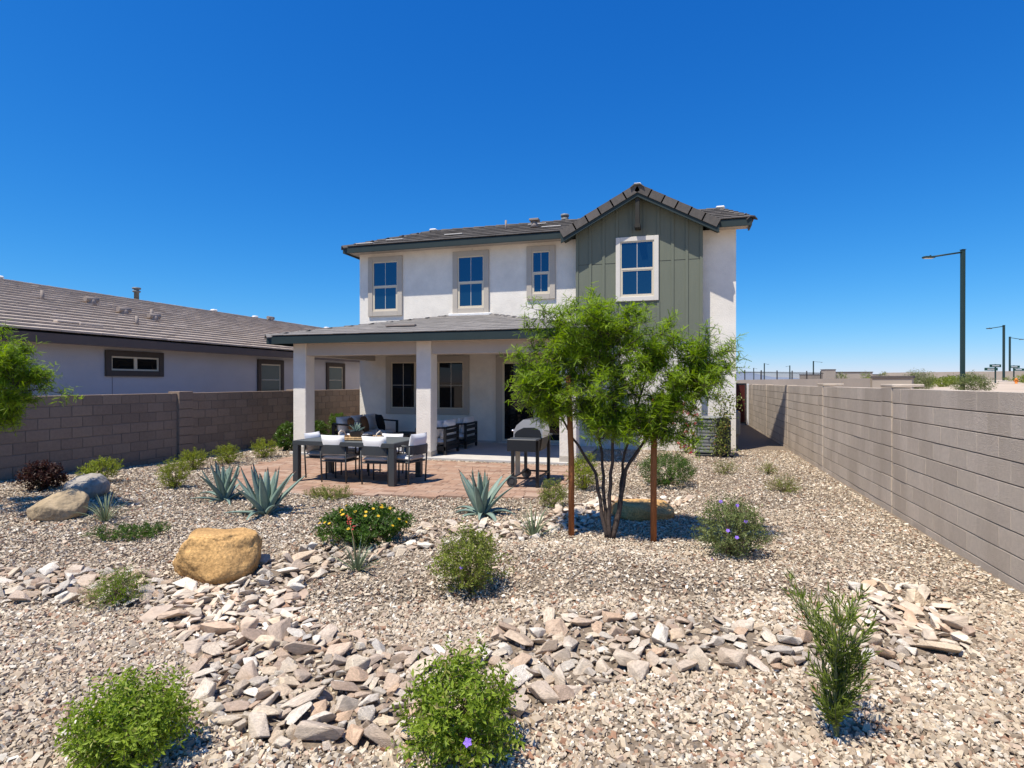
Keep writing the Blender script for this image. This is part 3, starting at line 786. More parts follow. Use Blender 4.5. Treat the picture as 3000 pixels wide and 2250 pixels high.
# windows
def window(parent, x0, x1, z0, z1, ywall, tw, trim, glass, split='h', munt=True, depth=.055, name='window', zs=None):
    """outer trim box x0..x1, z0..z1 on a wall whose face is at ywall and looks to -Y"""
    wd = MB().ring(x0, x1, z0, z1, tw, ywall - depth, ywall - .0005, .006).obj(name, trim, parent, True)
    a0, a1, c0, c1 = x0 + tw, x1 - tw, z0 + tw, z1 - tw; fw = .035
    MB().ring(a0, a1, c0, c1, fw, ywall - .03, ywall - .0006, .003).obj('frame', M['frame'], wd, True)
    gx0, gx1, gz0, gz1 = a0 + fw, a1 - fw, c0 + fw, c1 - fw
    if split == 'h':
        zm = (gz0 + gz1) / 2 if zs is None else zs
        MB().box(gx0, gx1, ywall - .034, ywall - .0007, zm - .025, zm + .025, .003).obj('meeting_rail', M['frame'], wd, True)
        MB().ring(gx0, gx1, gz0, zm - .025, .028, ywall - .028, ywall - .0008, .003).obj('sash', M['frame'], wd, True)
        panes = [(gx0, gx1, zm + .025, gz1), (gx0 + .028, gx1 - .028, gz0 + .028, zm - .053)]
    elif split == 'v':
        xm = (gx0 + gx1) / 2
        MB().box(xm - .03, xm + .03, ywall - .034, ywall - .0007, gz0, gz1, .003).obj('meeting_rail', M['frame'], wd, True)
        panes = [(gx0, xm - .03, gz0, gz1), (xm + .03, gx1, gz0, gz1)]
    else:
        w3 = (gx1 - gx0) / 3
        for k in (1, 2): MB().box(gx0 + k * w3 - .03, gx0 + k * w3 + .03, ywall - .034, ywall - .0007, gz0, gz1, .003).obj('mullion', M['frame'], wd, True)
        panes = [(gx0 + k * w3 + (.03 if k else 0), gx0 + (k + 1) * w3 - (.03 if k < 2 else 0), gz0, gz1) for k in range(3)]
    for p in panes:
        MB().box(p[0], p[1], ywall - .012, ywall - .0009, p[2], p[3]).obj('pane', glass, wd, True)
        xm = (p[0] + p[1]) / 2
        if munt: MB().box(xm - .006, xm + .006, ywall - .0145, ywall - .0125, p[2] + .004, p[3] - .004).obj('muntin', M['trim_white'], wd, True)
        if munt == 2:
            zz = (p[2] + p[3]) / 2
            MB().box(p[0] + .004, p[1] - .004, ywall - .0147, ywall - .0127, zz - .005, zz + .005).obj('muntin', M['trim_white'], wd, True)
    return wd
window(house, -9.04, -7.91, 3.745, 5.53, YF, .15, M['trim'], M['glass_up'])
window(house, -6.30, -5.20, 3.74, 5.53, YF, .15, M['trim'], M['glass_up'])
window(house, -4.09, -3.28, 4.06, 5.54, YF, .15, M['trim'], M['glass_up'])
window(house, -1.60, -.51, 3.87, 5.54, BY, .115, M['trim_white'], M['glass_up'], depth=.05)
window(house, -8.45, -5.80, .82, 2.53, YF, .17, M['trim'], M['glass_dark'], split='3', munt=2)
# sliding glass door
dr = MB().box(-4.99, -4.80, YF - .05, YF - .0005, .06, 2.52, .006).box(-2.90, -2.71, YF - .05, YF - .0005, .06, 2.52, .006).box(-4.80, -2.90, YF - .049, YF - .0005, 2.34, 2.52, .006).obj('sliding_door', M['trim'], house, True)
MB().ring(-4.80, -2.90, .10, 2.34, .06, YF - .04, YF - .0006, .004).obj('frame', M['frame'], dr, True)
MB().box(-3.89, -3.81, YF - .045, YF - .0007, .16, 2.28, .004).obj('stile', M['frame'], dr, True)
for a, c in ((-4.74, -3.89), (-3.81, -2.96)): MB().box(a, c, YF - .012, YF - .0009, .16, 2.28).obj('pane', M['glass_dark'], dr, True)
MB().box(-4.86, -2.84, YF - .2, YF - .03, .055, .10, .005).obj('threshold', M['concrete'], dr, True)

# covered patio
pr = bpy.data.objects.new('patio_roof', None); link(pr, house, True); pr.location = (-5.6, 13.5, 2.8)
PX0, PX1, PY0, PEZ, PTZ, TX0, TX1 = -9.58, -1.66, 11.84, 2.86, 3.66, -6.35, -5.15
deck('roof_deck', [[(PX0, PY0, PEZ), (PX1, PY0, PEZ), (TX1, YF, PTZ), (TX0, YF, PTZ)], [(PX0, PY0, PEZ), (TX0, YF, PTZ), (PX0, YF, PEZ)], [(PX1, PY0, PEZ), (PX1, YF, PEZ), (TX1, YF, PTZ)]], pr)
sl = math.hypot(YF - PY0, PTZ - PEZ)
items = slope_items((0, PY0, PEZ), (1, 0, 0), (0, YF - PY0, PTZ - PEZ), [(PX0, 0), (PX1, 0), (TX1, sl), (TX0, sl)], .36, .34, M['tile'], .022)
s2 = math.hypot(TX0 - PX0, PTZ - PEZ)
items2 = slope_items((PX0, YF, PEZ), (0, -1, 0), (TX0 - PX0, 0, PTZ - PEZ), [(0, 0), (YF - PY0, 0), (0, s2)], .36, .34, M['tile'], .022)
s3 = math.hypot(PX1 - TX1, PTZ - PEZ)
items2 += slope_items((PX1, PY0, PEZ), (0, 1, 0), (TX1 - PX1, 0, PTZ - PEZ), [(0, 0), (YF - PY0, 0), (YF - PY0, s3)], .36, .34, M['tile'], .022)
pieces('roof_tile', 'roof_tiles', items, pr, 300, M['tile'])
pieces('roof_tile', 'side_roof_tiles', items2, pr, 0, M['tile'])
pieces('ridge_tile', 'ridge_tiles', cap_items((PX0, PY0, PEZ), (TX0, YF, PTZ), M['tile'], .27, .38) + cap_items((PX1, PY0, PEZ), (TX1, YF, PTZ), M['tile'], .27, .38), pr, 300)
MB().box(TX0 - .05, TX1 + .05, YF - .14, YF - .002, PTZ - .02, PTZ + .075, .015).obj('wall_flashing', M['vent_white'], pr, True)
MB().box(-6.95, -6.15, PY0 + 1.0, PY0 + 1.12, PEZ + .27, PEZ + .315, .01).obj('roof_vent', M['vent'], pr, True)
MB().box(PX0, PX1, PY0 - .02, PY0 + .02, PEZ - .18, PEZ + .005, .004).obj('fascia', M['fascia'], pr, True)
for x in (PX0, PX1 - .04): MB().box(x, x + .04, PY0 + .021, YF - .001, PEZ - .18, PEZ + .005, .004).obj('fascia', M['fascia'], pr, True)
MB().box(PX0 + .041, PX1 - .041, PY0 + .021, 12.249, PEZ - .14, PEZ - .11).obj('soffit', M['soffit'], pr, True)
MB().box(-9.13, -2.10, 12.601, YF - .002, 2.60, 2.64).obj('ceiling', M['soffit'], pr, True)
MB().box(-9.13, -2.10, 12.25, 12.60, 2.70, PEZ - .02).obj('beam_top', M['stucco'], pr, True)
for x0_, x1_ in ((-8.80, -5.84), (-5.46, -2.46)):
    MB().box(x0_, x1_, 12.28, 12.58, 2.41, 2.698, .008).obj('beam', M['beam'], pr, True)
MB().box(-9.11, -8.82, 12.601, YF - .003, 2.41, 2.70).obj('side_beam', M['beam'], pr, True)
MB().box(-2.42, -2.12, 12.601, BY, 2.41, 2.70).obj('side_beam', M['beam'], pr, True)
for x0_, x1_ in ((-9.14, -8.78), (-5.83, -5.46), (-2.47, -2.10)):
    c = MB().box(x0_, x1_, 12.24, 12.61, .16, 2.72, .012).obj('column', M['stucco'], house, True)
    MB().box(x0_ - .004, x1_ + .004, 12.236, 12.614, -.05, .16, .004).obj('column_base', M['trim'], c, True)

# ------------------------------------------------------------------ neighbour's house
NX, NEX, NRX, NEZ, NRZ, NY0, NY1 = -12.42, -12.0, -16.0, 2.74, 4.24, 2.0, 27.0
nh = thing('neighbor_house', 'single storey house with brown tiled roof behind the left wall', 'house', (-15, 14, 0))
MB().box(-19.6, NX, NY0 + .5, NY1 - .5, -.2, 2.70).obj('wall', M['stucco2'], nh, True)
nr = bpy.data.objects.new('roof', None); link(nr, nh, True); nr.location = (-15, 14, 3)
deck('roof_deck', [[(NEX, NY0, NEZ), (NEX, NY1, NEZ), (NRX, NY1 - 3, NRZ), (NRX, NY0, NRZ)], [(NRX, NY0, NRZ), (NRX, NY1 - 3, NRZ), (-20, NY1, NEZ), (-20, NY0, NEZ)], [(NEX, NY1, NEZ), (-20, NY1, NEZ), (NRX, NY1 - 3, NRZ)]], nr)
nl = math.hypot(NRX - NEX, NRZ - NEZ)
items = slope_items((NEX, NY0, NEZ), (0, 1, 0), (NRX - NEX, 0, NRZ - NEZ), [(0, 0), (NY1 - NY0, 0), (NY1 - NY0 - 3, nl), (0, nl)], .245, .42, M['tile_brown'], .045)
pieces('roof_tile', 'roof_tiles', items, nr, 300, M['tile_brown'])
pieces('ridge_tile', 'ridge_tiles', cap_items((NRX, NY0, NRZ), (NRX, NY1 - 3, NRZ), M['tile_brown'], .3, .42), nr, 300)
for y in (10.15, 17.0, 19.1, 23.9): MB().box(NRX - .1, NRX + .1, y - .1, y + .1, NRZ + .05, NRZ + .13, .035).obj('ridge_mortar', M['vent_white'], nr, True)
MB().box(NEX - .02, NEX + .02, NY0, NY1, NEZ - .20, NEZ - .005, .004).obj('fascia', M['brown_fascia'], nr, True)
MB().box(NX + .001, NEX - .021, NY0 + .2, NY1 - .2, NEZ - .16, NEZ - .13).obj('soffit', M['brown_fascia'], nr, True)
def on_slope(f): return (NEX + (NRX - NEX) * f, NEZ + (NRZ - NEZ) * f)
for y, f in ((10.01, .581), (11.34, .255), (12.58, .481)):
    x, z = on_slope(f); MB().tube([(x, y, z), (x, y, z + .30)], .04, 10).obj('vent_pipe', M['vent'], nr, True)
for y, f in ((11.39, .644), (11.75, .481), (12.41, .414), (19.7, .94)):       # hooded vents
    x, z = on_slope(f)
    b = MB().lathe([(.13, -.02), (.09, .12), (.07, .16)], (x, y, z + .03), 12)
    pts = []
    b.tube([(x, y - .17, z + .19), (x, y + .17, z + .19)], .065, 12)
    b.obj('vent_hood', M['vent'], nr, True)
x, z = on_slope(1.08)
MB().lathe([(.07, -.3), (.07, .22), (.11, .22), (.11, .26), (.07, .27), (.07, .31), (.12, .31), (.12, .36)], (x, 14.2, z), 14).obj('flue', M['ac'], nr, True)
for y, f in ((9.3, .16), (9.75, .15), (16.3, .12)):
    x, z = on_slope(f); MB().box(x - .14, x + .14, y - .26, y + .26, z + .04, z + .085, .01).obj('roof_vent', M['tile_brown'], nr, True)
def side_window(y0, y1, z0, z1, glass, split, tw):
    """window on the neighbour's wall, which looks to +X"""
    X = NX
    def bx(a, b2, c, d, e, g, m, nm, par): return MB().box(X + a, X + b2, c, d, e, g, .004).obj(nm, m, par, True)
    b = MB()
    b.box(X, X + .06, y0, y0 + tw, z0, z1, .004); b.box(X, X + .06, y1 - tw, y1, z0, z1, .004)
    b.box(X, X + .059, y0 + tw, y1 - tw, z0, z0 + tw, .004); b.box(X, X + .059, y0 + tw, y1 - tw, z1 - tw, z1, .004)
    wd = b.obj('window', M['brown_trim'], nh, True)
    a0, a1, c0, c1 = y0 + tw, y1 - tw, z0 + tw, z1 - tw; f = .04
    b = MB()
    b.box(X, X + .03, a0, a0 + f, c0, c1, .003); b.box(X, X + .03, a1 - f, a1, c0, c1, .003); b.box(X, X + .029, a0 + f, a1 - f, c0, c0 + f, .003); b.box(X, X + .029, a0 + f, a1 - f, c1 - f, c1, .003)
    fr = b.obj('frame', M['frame'], wd, True)
    if split == 'v':
        ym = (a0 + a1) / 2; bx(0, .031, ym - .04, ym + .04, c0 + f, c1 - f, M['frame'], 'meeting_rail', wd)
        bx(0, .012, a0 + f, ym - .04, c0 + f, c1 - f, glass, 'pane', wd); bx(0, .012, ym + .04, a1 - f, c0 + f, c1 - f, glass, 'pane', wd)
    else:
        zm = (c0 + c1) / 2; bx(0, .02, a0 + f, a1 - f, zm - .01, zm + .01, M['trim_white'], 'meeting_rail', wd)
        bx(0, .012, a0 + f, a1 - f, c0 + f, zm - .01, glass, 'pane', wd); bx(0, .012, a0 + f, a1 - f, zm + .01, c1 - f, glass, 'pane', wd)
side_window(10.0, 11.52, 1.90, 2.49, M['glass_dark'], 'v', .13)
side_window(14.9, 16.1, 1.20, 2.47, M['glass_blind'], 'h', .14)
side_window(18.5, 19.7, 1.20, 2.48, M['glass_blind'], 'h', .14)
MB().box(NX, NX + .003, 10.18, 10.19, 0, 1.89).obj('control_joint', M['brown_trim'], nh, True)

# ------------------------------------------------------------------ vegetation builders
def unit(v): return v / np.maximum(np.linalg.norm(v, axis=-1, keepdims=True), 1e-9)
def leaf_geo(P, D, Nn, L, W, fold=.25):
    """diamond leaves folded along the midrib: P base (n,3), D direction, Nn rough normal"""
    n = len(P); D = unit(D); S = unit(np.cross(D, Nn)); N2 = np.cross(S, D)
    L = np.broadcast_to(L, (n,))[:, None]; W = np.broadcast_to(W, (n,))[:, None]
    mid = P + D * L * .48
    v = np.stack([P, mid + S * W * .5 + N2 * W * fold, P + D * L - N2 * L * .08, mid - S * W * .5 + N2 * W * fold], 1)
    f = np.array([(0, 1, 2), (0, 2, 3)])
    return v.reshape(-1, 3), (f[None] + (np.arange(n) * 4)[:, None, None]).reshape(-1, 3), 4
def foliage(name, P, D, Nn, L, W, m, parent, var=None, fold=.25):
    v, f, k = leaf_geo(P, D, Nn, L, W, fold)
    var = nrng.random(len(P)) if var is None else var
    return tag(mobj(name, np_mesh(name, v, f, m, False, np.repeat(var, k)), parent), kind='stuff')
def lobed(dirs, seed, amt):
    return 1 + amt * np.array([mnoise.noise(Vector((d[0] * 1.9 + seed, d[1] * 1.9, d[2] * 1.9))) * 1.7 for d in dirs])
def flower_head(name, m, parent, loc, r, n=5, nrm=(0, -.7, .7)):
    nv = Vector(nrm).normalized(); a = nv.orthogonal().normalized(); b = nv.cross(a); mb = MB()
    for i in range(n):
        t = 2 * math.pi * i / n; d = a * math.cos(t) + b * math.sin(t); s_ = nv.cross(d); c = Vector(loc)
        mb.raw([c, c + d * r * .6 + s_ * r * .38 + nv * r * .15, c + d * r + nv * r * .1, c + d * r * .6 - s_ * r * .38 + nv * r * .15], [(0, 1, 2, 3)])
    return mb.obj(name, m, parent)
def shrub(name, label, loc, r, m, nleaf=2500, leaf=(.03, .013), stems=14, seed=0, lob=.25, per=12, twig=.12, up=.5, group=None, cat='shrub', stem_m=None, inner=.35, base=0.0, flat=False, stray=0.0, dark_var=True):
    """r = (rx, ry, height); foliage fills a lobed half-ellipsoid-like volume"""
    rx, ry, h = r; R_ = np.random.default_rng(seed + 5)
    o = thing(name, label, cat, (loc[0], loc[1], gz(loc[0], loc[1])), R_.uniform(0, 6.28), group)
    nt = max(8, nleaf // per)
    d = unit(R_.normal(0, 1, (nt, 3)) + np.array([0, 0, .15]))
    rad = (inner + (1 - inner) * R_.random(nt) ** .55) * lobed(d, seed * 3.1, lob)
    if stray: rad *= 1 + stray * (R_.random(nt) ** 8)
    zc = base + (h - base) * .5
    T = np.stack([d[:, 0] * rad * rx, d[:, 1] * rad * ry, zc + d[:, 2] * rad * (h - base) * .5], -1)
    T[:, 2] = np.maximum(T[:, 2], .015)
    td = unit(d * np.array([1, 1, .7]) + R_.normal(0, .45, (nt, 3)) + np.array([0, 0, up]))
    if flat: td = unit(td * np.array([1, 1, .4]))
    k = per
    s_ = (np.arange(k) + .3) / k
    P = T[:, None, :] - td[:, None, :] * twig * .35 + td[:, None, :] * (s_[None, :, None] * twig) + R_.normal(0, twig * .05, (nt, k, 3))
    ax = unit(np.cross(td, R_.normal(0, 1, (nt, 3)))); bx = np.cross(td, ax)
    ang = np.arange(k) * 2.4 + R_.uniform(0, 6, (nt, 1))
    D = td[:, None, :] * .55 + ax[:, None, :] * np.cos(ang)[..., None] + bx[:, None, :] * np.sin(ang)[..., None]
    Nn = td[:, None, :] + R_.normal(0, .3, (nt, k, 3))
    P, D, Nn = P.reshape(-1, 3), D.reshape(-1, 3), Nn.reshape(-1, 3); n = len(P)
    P[:, 2] = np.maximum(P[:, 2], .01)
    var = np.clip(np.repeat(R_.random(nt), k) * .5 + R_.random(n) * .5, 0, .999)
    Ls = leaf[0] * np.exp(R_.normal(0, .2, n)); Ws = leaf[1] * np.exp(R_.normal(0, .2, n))
    foliage('foliage', P, D, Nn, Ls, Ws, m, o, var)
    mb = MB()
    for i in range(stems):
        t = T[R_.integers(nt)] * .95; a0 = R_.uniform(0, 6.28); b0 = Vector((math.cos(a0) * rx * .08, math.sin(a0) * ry * .08, -.02))
        md = Vector((t[0] * .45, t[1] * .45, t[2] * .6 + .01)); mb.tube([b0, md, Vector(t)], [.006 + .006 * h, .004 + .003 * h, .002], 4, False)
    for i in R_.permutation(nt)[:min(nt, 160)]:
        mb.tube([Vector(T[i] - td[i] * twig * .5), Vector(T[i] + td[i] * twig * .65)], [.0022, .001], 3, False)
    tag(mb.obj('stems', stem_m or M['twig'], o), kind='stuff')
    return o, T, td

# foreground shrubs
o, T, td = shrub('ruellia_shrub', 'large bright green shrub cut by the bottom edge, front left', (-2.44, 2.10), (.245, .23, .335), M['lf_bright'], 5600, (.030, .012), 26, 1, .25, 12, .13, .4)
o, T, td = shrub('ruellia_shrub', 'bright green leafy shrub with one purple flower at the front centre', (-1.0, 2.58), (.25, .235, .395), M['lf_bright'], 5000, (.034, .014), 22, 2, .3, 12, .13, .4, stray=.35)
o.rotation_euler.z = 0
fl = flower_head('flower', M['fl_purple'], o, (.12, -.22, .20), .022)
o, T, td = shrub('ruellia_shrub', 'olive green rounded shrub standing alone on the gravel mound', (-1.66, 4.5), (.26, .25, .50), M['lf_mid'], 5200, (.026, .011), 22, 3, .22, 12, .11, .4, stray=.2)
o.rotation_euler.z = 0
flower_head('flower', M['fl_purple'], o, (.02, -.25, .27), .018)
o, T, td = shrub('ruellia_shrub', 'grey green shrub with small purple flowers right of the staked tree', (.50, 6.2), (.31, .29, .54), M['lf_grey'], 5600, (.030, .012), 22, 4, .25, 12, .12, .4, stray=.25)
o.rotation_euler.z = 0
for p in ((.12, -.2, .40), (-.05, -.28, .32), (.03, -.28, .26), (-.10, -.05, .55), (-.2, -.26, .02), (.05, -.1, .53)): flower_head('flower', M['fl_purple'], o, p, .022)
# tall narrow shrub, right front: several upright stems with narrow leaves
def wispy(name, label, loc, h, seed, nst=9):
    o = thing(name, label, 'shrub', (loc[0], loc[1], gz(*loc)), 0); R_ = np.random.default_rng(seed)
    mb = MB(); P = []; D = []; Nn = []
    for i in range(nst):
        a = R_.uniform(0, 6.28); lean = R_.uniform(.08, .25); hh = h * R_.uniform(.6, 1.0); pts = []
        cur = Vector((0, 0, -.01))
        for k in range(9):
            t = k / 8; ll = lean * (t ** 1.7)
            pts.append(Vector((math.cos(a) * ll * .8 - .04 * t, math.sin(a) * ll * .7, hh * t)) + Vector(R_.normal(0, .006, 3)))
        mb.tube(pts, [.007 * (1 - .75 * k / 8) for k in range(9)], 5, False)
        brs = [pts]
        for j in range(8):
            k = int(R_.integers(1, 8)); st = pts[k]; aa = R_.uniform(0, 6.28); ln = R_.uniform(.10, .24)
            e = st + Vector((math.cos(aa) * ln * .6, math.sin(aa) * ln * .6, ln * .8)); md = (st + e) / 2 + Vector((0, 0, -.01))
            mb.tube([st, md, e], [.0035, .0025, .0015], 4, False); brs.append([st, md, e])
        for br in brs:
            nl = 22 if len(br) > 3 else 17
            for j in range(nl):
                t = R_.uniform(.12 if len(br) > 3 else .1, 1) * (len(br) - 1); k = min(int(t), len(br) - 2); p = br[k].lerp(br[k + 1], t - k)
                ax = (br[k + 1] - br[k]).normalized(); s2 = ax.orthogonal().normalized(); s2.rotate(Matrix.Rotation(R_.uniform(0, 6.28), 3, ax))
                P.append(p); D.append(ax * .9 + s2 * .7); Nn.append(ax * -.3 + s2)
    n = len(P)
    foliage('foliage', np.array(P), np.array(D), np.array(Nn), .058 * np.exp(R_.normal(0, .2, n)), .0075, M['lf_narrow'], o)
    mb.obj('stems', M['green_stem'], o); return o
wispy('narrow_leaf_shrub', 'tall thin shrub with narrow dark leaves in the right foreground', (.745, 3.17), .72, 21, 11)
# mid yard
o, T, td = shrub('lantana_shrub', 'wide low green lantana dotted with yellow flowers', (-3.32, 5.68), (.47, .42, .37), M['lf_dark'], 7000, (.034, .020), 22, 6, .18, 12, .10, .6, inner=.5)
R_ = np.random.default_rng(9)
o.rotation_euler.z = 0
for i in range(26):
    a = R_.uniform(-3.0, .2); e = R_.uniform(.15, 1.2)
    p = (math.cos(a) * math.cos(e) * .52, math.sin(a) * math.cos(e) * .45, .20 + math.sin(e) * .22)
    flower_head('flower', M['fl_yellow'], o, p, .019, 6, (math.cos(a) * .5, math.sin(a) * .5, .8))
shrub('ground_cover', 'small patch of low dark green ground cover on the left gravel', (-5.95, 5.1), (.40, .30, .12), M['lf_dark'], 2600, (.024, .011), 10, 7, .35, 12, .06, .6, cat='plant')[0].rotation_euler.z = .4
shrub('feathery_plant', 'small feathery green seedling left of the stone bed', (-4.38, 3.62), (.20, .18, .24), M['mesq'], 2600, (.020, .005), 14, 8, .3, 14, .13, .3, cat='plant', flat=True, stray=.5)
shrub('dark_red_shrub', 'dark red leaved shrub against the left block wall', (-9.25, 6.45), (.25, .24, .40), M['lf_red'], 2600, (.045, .022), 14, 9, .22, 10, .10, .5)
shrub('yellow_green_shrub', 'yellow green shrub behind the grey boulder by the left wall', (-9.05, 7.2), (.30, .27, .38), M['lf_yellow'], 2600, (.030, .014), 14, 10, .2, 11, .10, .6)
shrub('yellow_green_shrub', 'upright pale green shrub left of the agaves', (-7.75, 7.4), (.23, .22, .43), M['lf_yellow'], 2300, (.030, .011), 16, 11, .2, 11, .13, .7)
shrub('yellow_green_shrub', 'rounded yellow green shrub just right of the left wall pilaster', (-9.25, 9.3), (.25, .24, .42), M['lf_yellow'], 2000, (.030, .014), 12, 12, .18, 10, .11, .5)
shrub('yellow_green_shrub', 'rounded yellow green shrub in the middle of the left wall row', (-9.35, 10.3), (.29, .26, .40), M['lf_yellow'], 2000, (.032, .014), 12, 13, .18, 10, .11, .5)
shrub('yellow_green_shrub', 'yellow green shrub nearest the clipped hedge by the left wall', (-9.3, 11.4), (.28, .26, .44), M['lf_yellow'], 2000, (.032, .014), 12, 14, .18, 10, .11, .5)
shrub('hedge_shrub', 'clipped dark green hedge shrub left of the patio corner column', (-9.72, 12.75), (.27, .27, .70), M['lf_hedge'], 2600, (.045, .024), 10, 15, .08, 10, .09, .5, inner=.6)
shrub('hedge_shrub', 'clipped green hedge shrub seen just right of the corner column', (-10.3, 14.9), (.28, .28, .62), M['lf_hedge'], 2200, (.045, .024), 10, 16, .08, 10, .09, .5, inner=.6)
shrub('hedge_shrub', 'clipped green hedge shrub behind the end of the outdoor sofa', (-10.25, 15.9), (.30, .30, .80), M['lf_hedge'], 2200, (.045, .024), 10, 17, .08, 10, .09, .5, inner=.6)
shrub('low_sedum', 'low olive green plant with dry sprigs at the paver edge', (-5.08, 7.66), (.36, .22, .15), M['lf_mid'], 1700, (.028, .009), 12, 18, .3, 10, .08, .8, cat='plant')[0].rotation_euler.z = 0
shrub('yellow_green_shrub', 'pale green shrub behind the left tree stake beside the patio', (-1.50, 9.45), (.27, .25, .56), M['lf_yellow'], 2600, (.032, .013), 14, 19, .25, 11, .12, .6)
shrub('yellow_green_shrub', 'small olive shrub at the foot of the left tree stake', (-1.70, 8.0), (.19, .18, .34), M['lf_mid'], 1500, (.030, .011), 12, 20, .25, 10, .12, .7)
shrub('round_shrub', 'wide mounded dark green shrub behind the right tree stake', (-.20, 10.25), (.54, .46, .52), M['lf_dark'], 6800, (.036, .010), 18, 22, .12, 12, .13, .8, inner=.55)
shrub('small_plant', 'small wispy plant in front of the air conditioner', (.84, 11.85), (.22, .16, .22), M['lf_mid'], 700, (.034, .007), 14, 23, .3, 10, .16, .5, cat='plant', stray=.4)
shrub('small_plant', 'tiny wispy plant farther back by the right wall', (1.62, 11.95), (.16, .14, .18), M['lf_mid'], 520, (.032, .007), 12, 24, .3, 10, .14, .5, cat='plant', stray=.4)
shrub('small_plant', 'spreading wispy plant on open gravel near the right wall', (1.62, 10.15), (.27, .18, .20), M['lf_mid'], 1000, (.034, .007), 16, 25, .3, 10, .17, .5, cat='plant', stray=.4)

# narrow-bladed yuccas
def yucca(label, loc, n, ln, seed, stalk=None, spread=1.0, flow=0):
    o = thing('red_yucca', label, 'yucca', (loc[0], loc[1], gz(*loc)), 0); R_ = np.random.default_rng(seed); rs2 = np.random.default_rng(seed + 1)
    V = []; Fq = []; var = []
    for i in range(n):
        a = R_.uniform(0, 6.28); el = R_.uniform(.45, 1.45); l = ln * R_.uniform(.7, 1.1); w = .0065 * R_.uniform(.7, 1.2)
        d0 = Vector((math.cos(a) * math.cos(el), math.sin(a) * math.cos(el), math.sin(el))); sd = Vector((-math.sin(a), math.cos(a), 0))
        p = Vector((math.cos(a) * .02, math.sin(a) * .02, 0)); b = len(V); ns = 7
        for k in range(ns + 1):
            t = k / ns; ww = w * (1 - t ** 2.5) + .0006
            V += [p - sd * ww, p + Vector((0, 0, -ww * .6)), p + sd * ww]
            d = (d0 + Vector((math.cos(a) * .25, math.sin(a) * .25, -.55)) * (t ** 1.6) * spread).normalized(); p = p + d * (l / ns)
        for k in range(ns):
            for j in (0, 1):
                q = b + k * 3 + j; Fq.append((q, q + 1, q + 4, q + 3))
        var += [R_.random()] * ((ns + 1) * 3)
    tag(mobj('blades', np_mesh('blades', [tuple(v) for v in V], Fq, M['lf_yucca'], True, var), o), kind='stuff')
    if stalk:
        pts = [Vector((0, 0, 0)), Vector((stalk[0] * .4, stalk[1] * .4, stalk[2] * .6)), Vector(stalk)]
        st = MB().tube(pts, [.004, .003, .002], 6).obj('flower_stalk', M['dry'], o)
        for i in range(flow):
            t = R_.uniform(.62, 1); p = pts[1].lerp(pts[2], (t - .5) / .5 if t > .5 else 0) + Vector(rs2.normal(0, .012, 3))
            dd = Vector(R_.normal(0, 1, 3)); dd.z = -abs(dd.z) * .4; dd.normalize()
            MB().tube([p, p + dd * .014, p + dd * .026], [.002, .0055, .0035], 6).obj('flower', M['fl_red'], st)
    return o
yucca('grey bladed yucca with a red flower spike beside the lantana', (-2.86, 4.75), 42, .36, 31, (-.16, .10, .50), flow=18)
yucca('thin arching yucca left of the left tree stake', (-1.57, 6.32), 46, .42, 32, (.10, .02, .62))
yucca('dark thin bladed yucca in front of the left boulders', (-6.88, 5.55), 50, .40, 33, (.22, .10, .62))

# agaves: every leaf is a part
def agave_leaf(l, w, curl, seed):
    r = random.Random(seed); v = []; f = []; ns = 12
    ang = 0.0; y = 0.0; z = 0.0
    for k in range(ns + 1):
        t = k / ns
        ww = w * (.60 + .50 * math.sin(min(1, t * 1.9) * math.pi * .5)) * (1 - t ** 1.7) ** .95 * .62 + .0012
        th = w * .20 * (1 - t) ** .7 + .0015
        cx, sx = math.cos(ang), math.sin(ang)
        def P(dx, dn): v.append((dx, y - sx * dn, z + cx * dn))
        P(-ww, ww * .42); P(-ww * .45, ww * .10); P(0, 0); P(ww * .45, ww * .10); P(ww, ww * .42); P(ww * .5, ww * .12 - th); P(0, -th * 1.25); P(-ww * .5, ww * .12 - th)
        ang += curl / ns * (1 + t * .6); y += math.cos(ang) * l / ns; z += math.sin(ang) * l / ns
    for k in range(ns):
        for j in range(8): f.append((k * 8 + j, k * 8 + (j + 1) % 8, k * 8 + 8 + (j + 1) % 8, k * 8 + 8 + j))
    mb = MB().raw(v, f, True)
    tip = Vector((0, y, z)); d = Vector((0, math.cos(ang), math.sin(ang)))
    me_ = mb.mesh('leaf', M['agave']); me_.materials.append(M['agave_spine'])
    for p in me_.polygons:
        if p.vertices[0] >= (ns - 1) * 8 - 0 and min(p.vertices) >= (ns - 1) * 8: p.material_index = 1
    return me_
AGV = [agave_leaf(1.0, .15, c, i) for i, c in enumerate((-.18, .08, -.32, .20, -1.0, -1.4))]
def agave(label, loc, size, seed, n=26):
    o = thing('agave', label, 'agave', (loc[0], loc[1], gz(*loc) - .01), 0, 'blue agaves around the patio'); r = random.Random(seed)
    for i in range(n):
        t = i / (n - 1)                       # inner to outer
        az = i * 2.39996 + r.gauss(0, .12)
        el = 1.46 - 1.05 * t ** 1.35 + r.gauss(0, .06)
        sc = size * (.86 + .22 * math.sin(t * 2.6)) * r.uniform(.9, 1.08)
        me_ = AGV[r.choice((0, 1, 2, 3))] if t < .72 else AGV[r.choice((2, 4, 4, 5))]
        if t >= .72: el = r.uniform(.35, .75); sc *= .8
        m_ = Matrix.Rotation(az, 4, 'Z') @ Matrix.Translation((0, .02 * size + .05 * t * size, .03 * (1 - t))) @ Matrix.Rotation(el, 4, 'X') @ Matrix.Diagonal((sc * r.uniform(.85, 1.05), sc, sc, 1))
        lf = mobj('leaf', me_, o); lf.matrix_basis = m_
    return o
agave('blue green agave at the far left of the agave pair', (-6.45, 7.05), .55, 1)
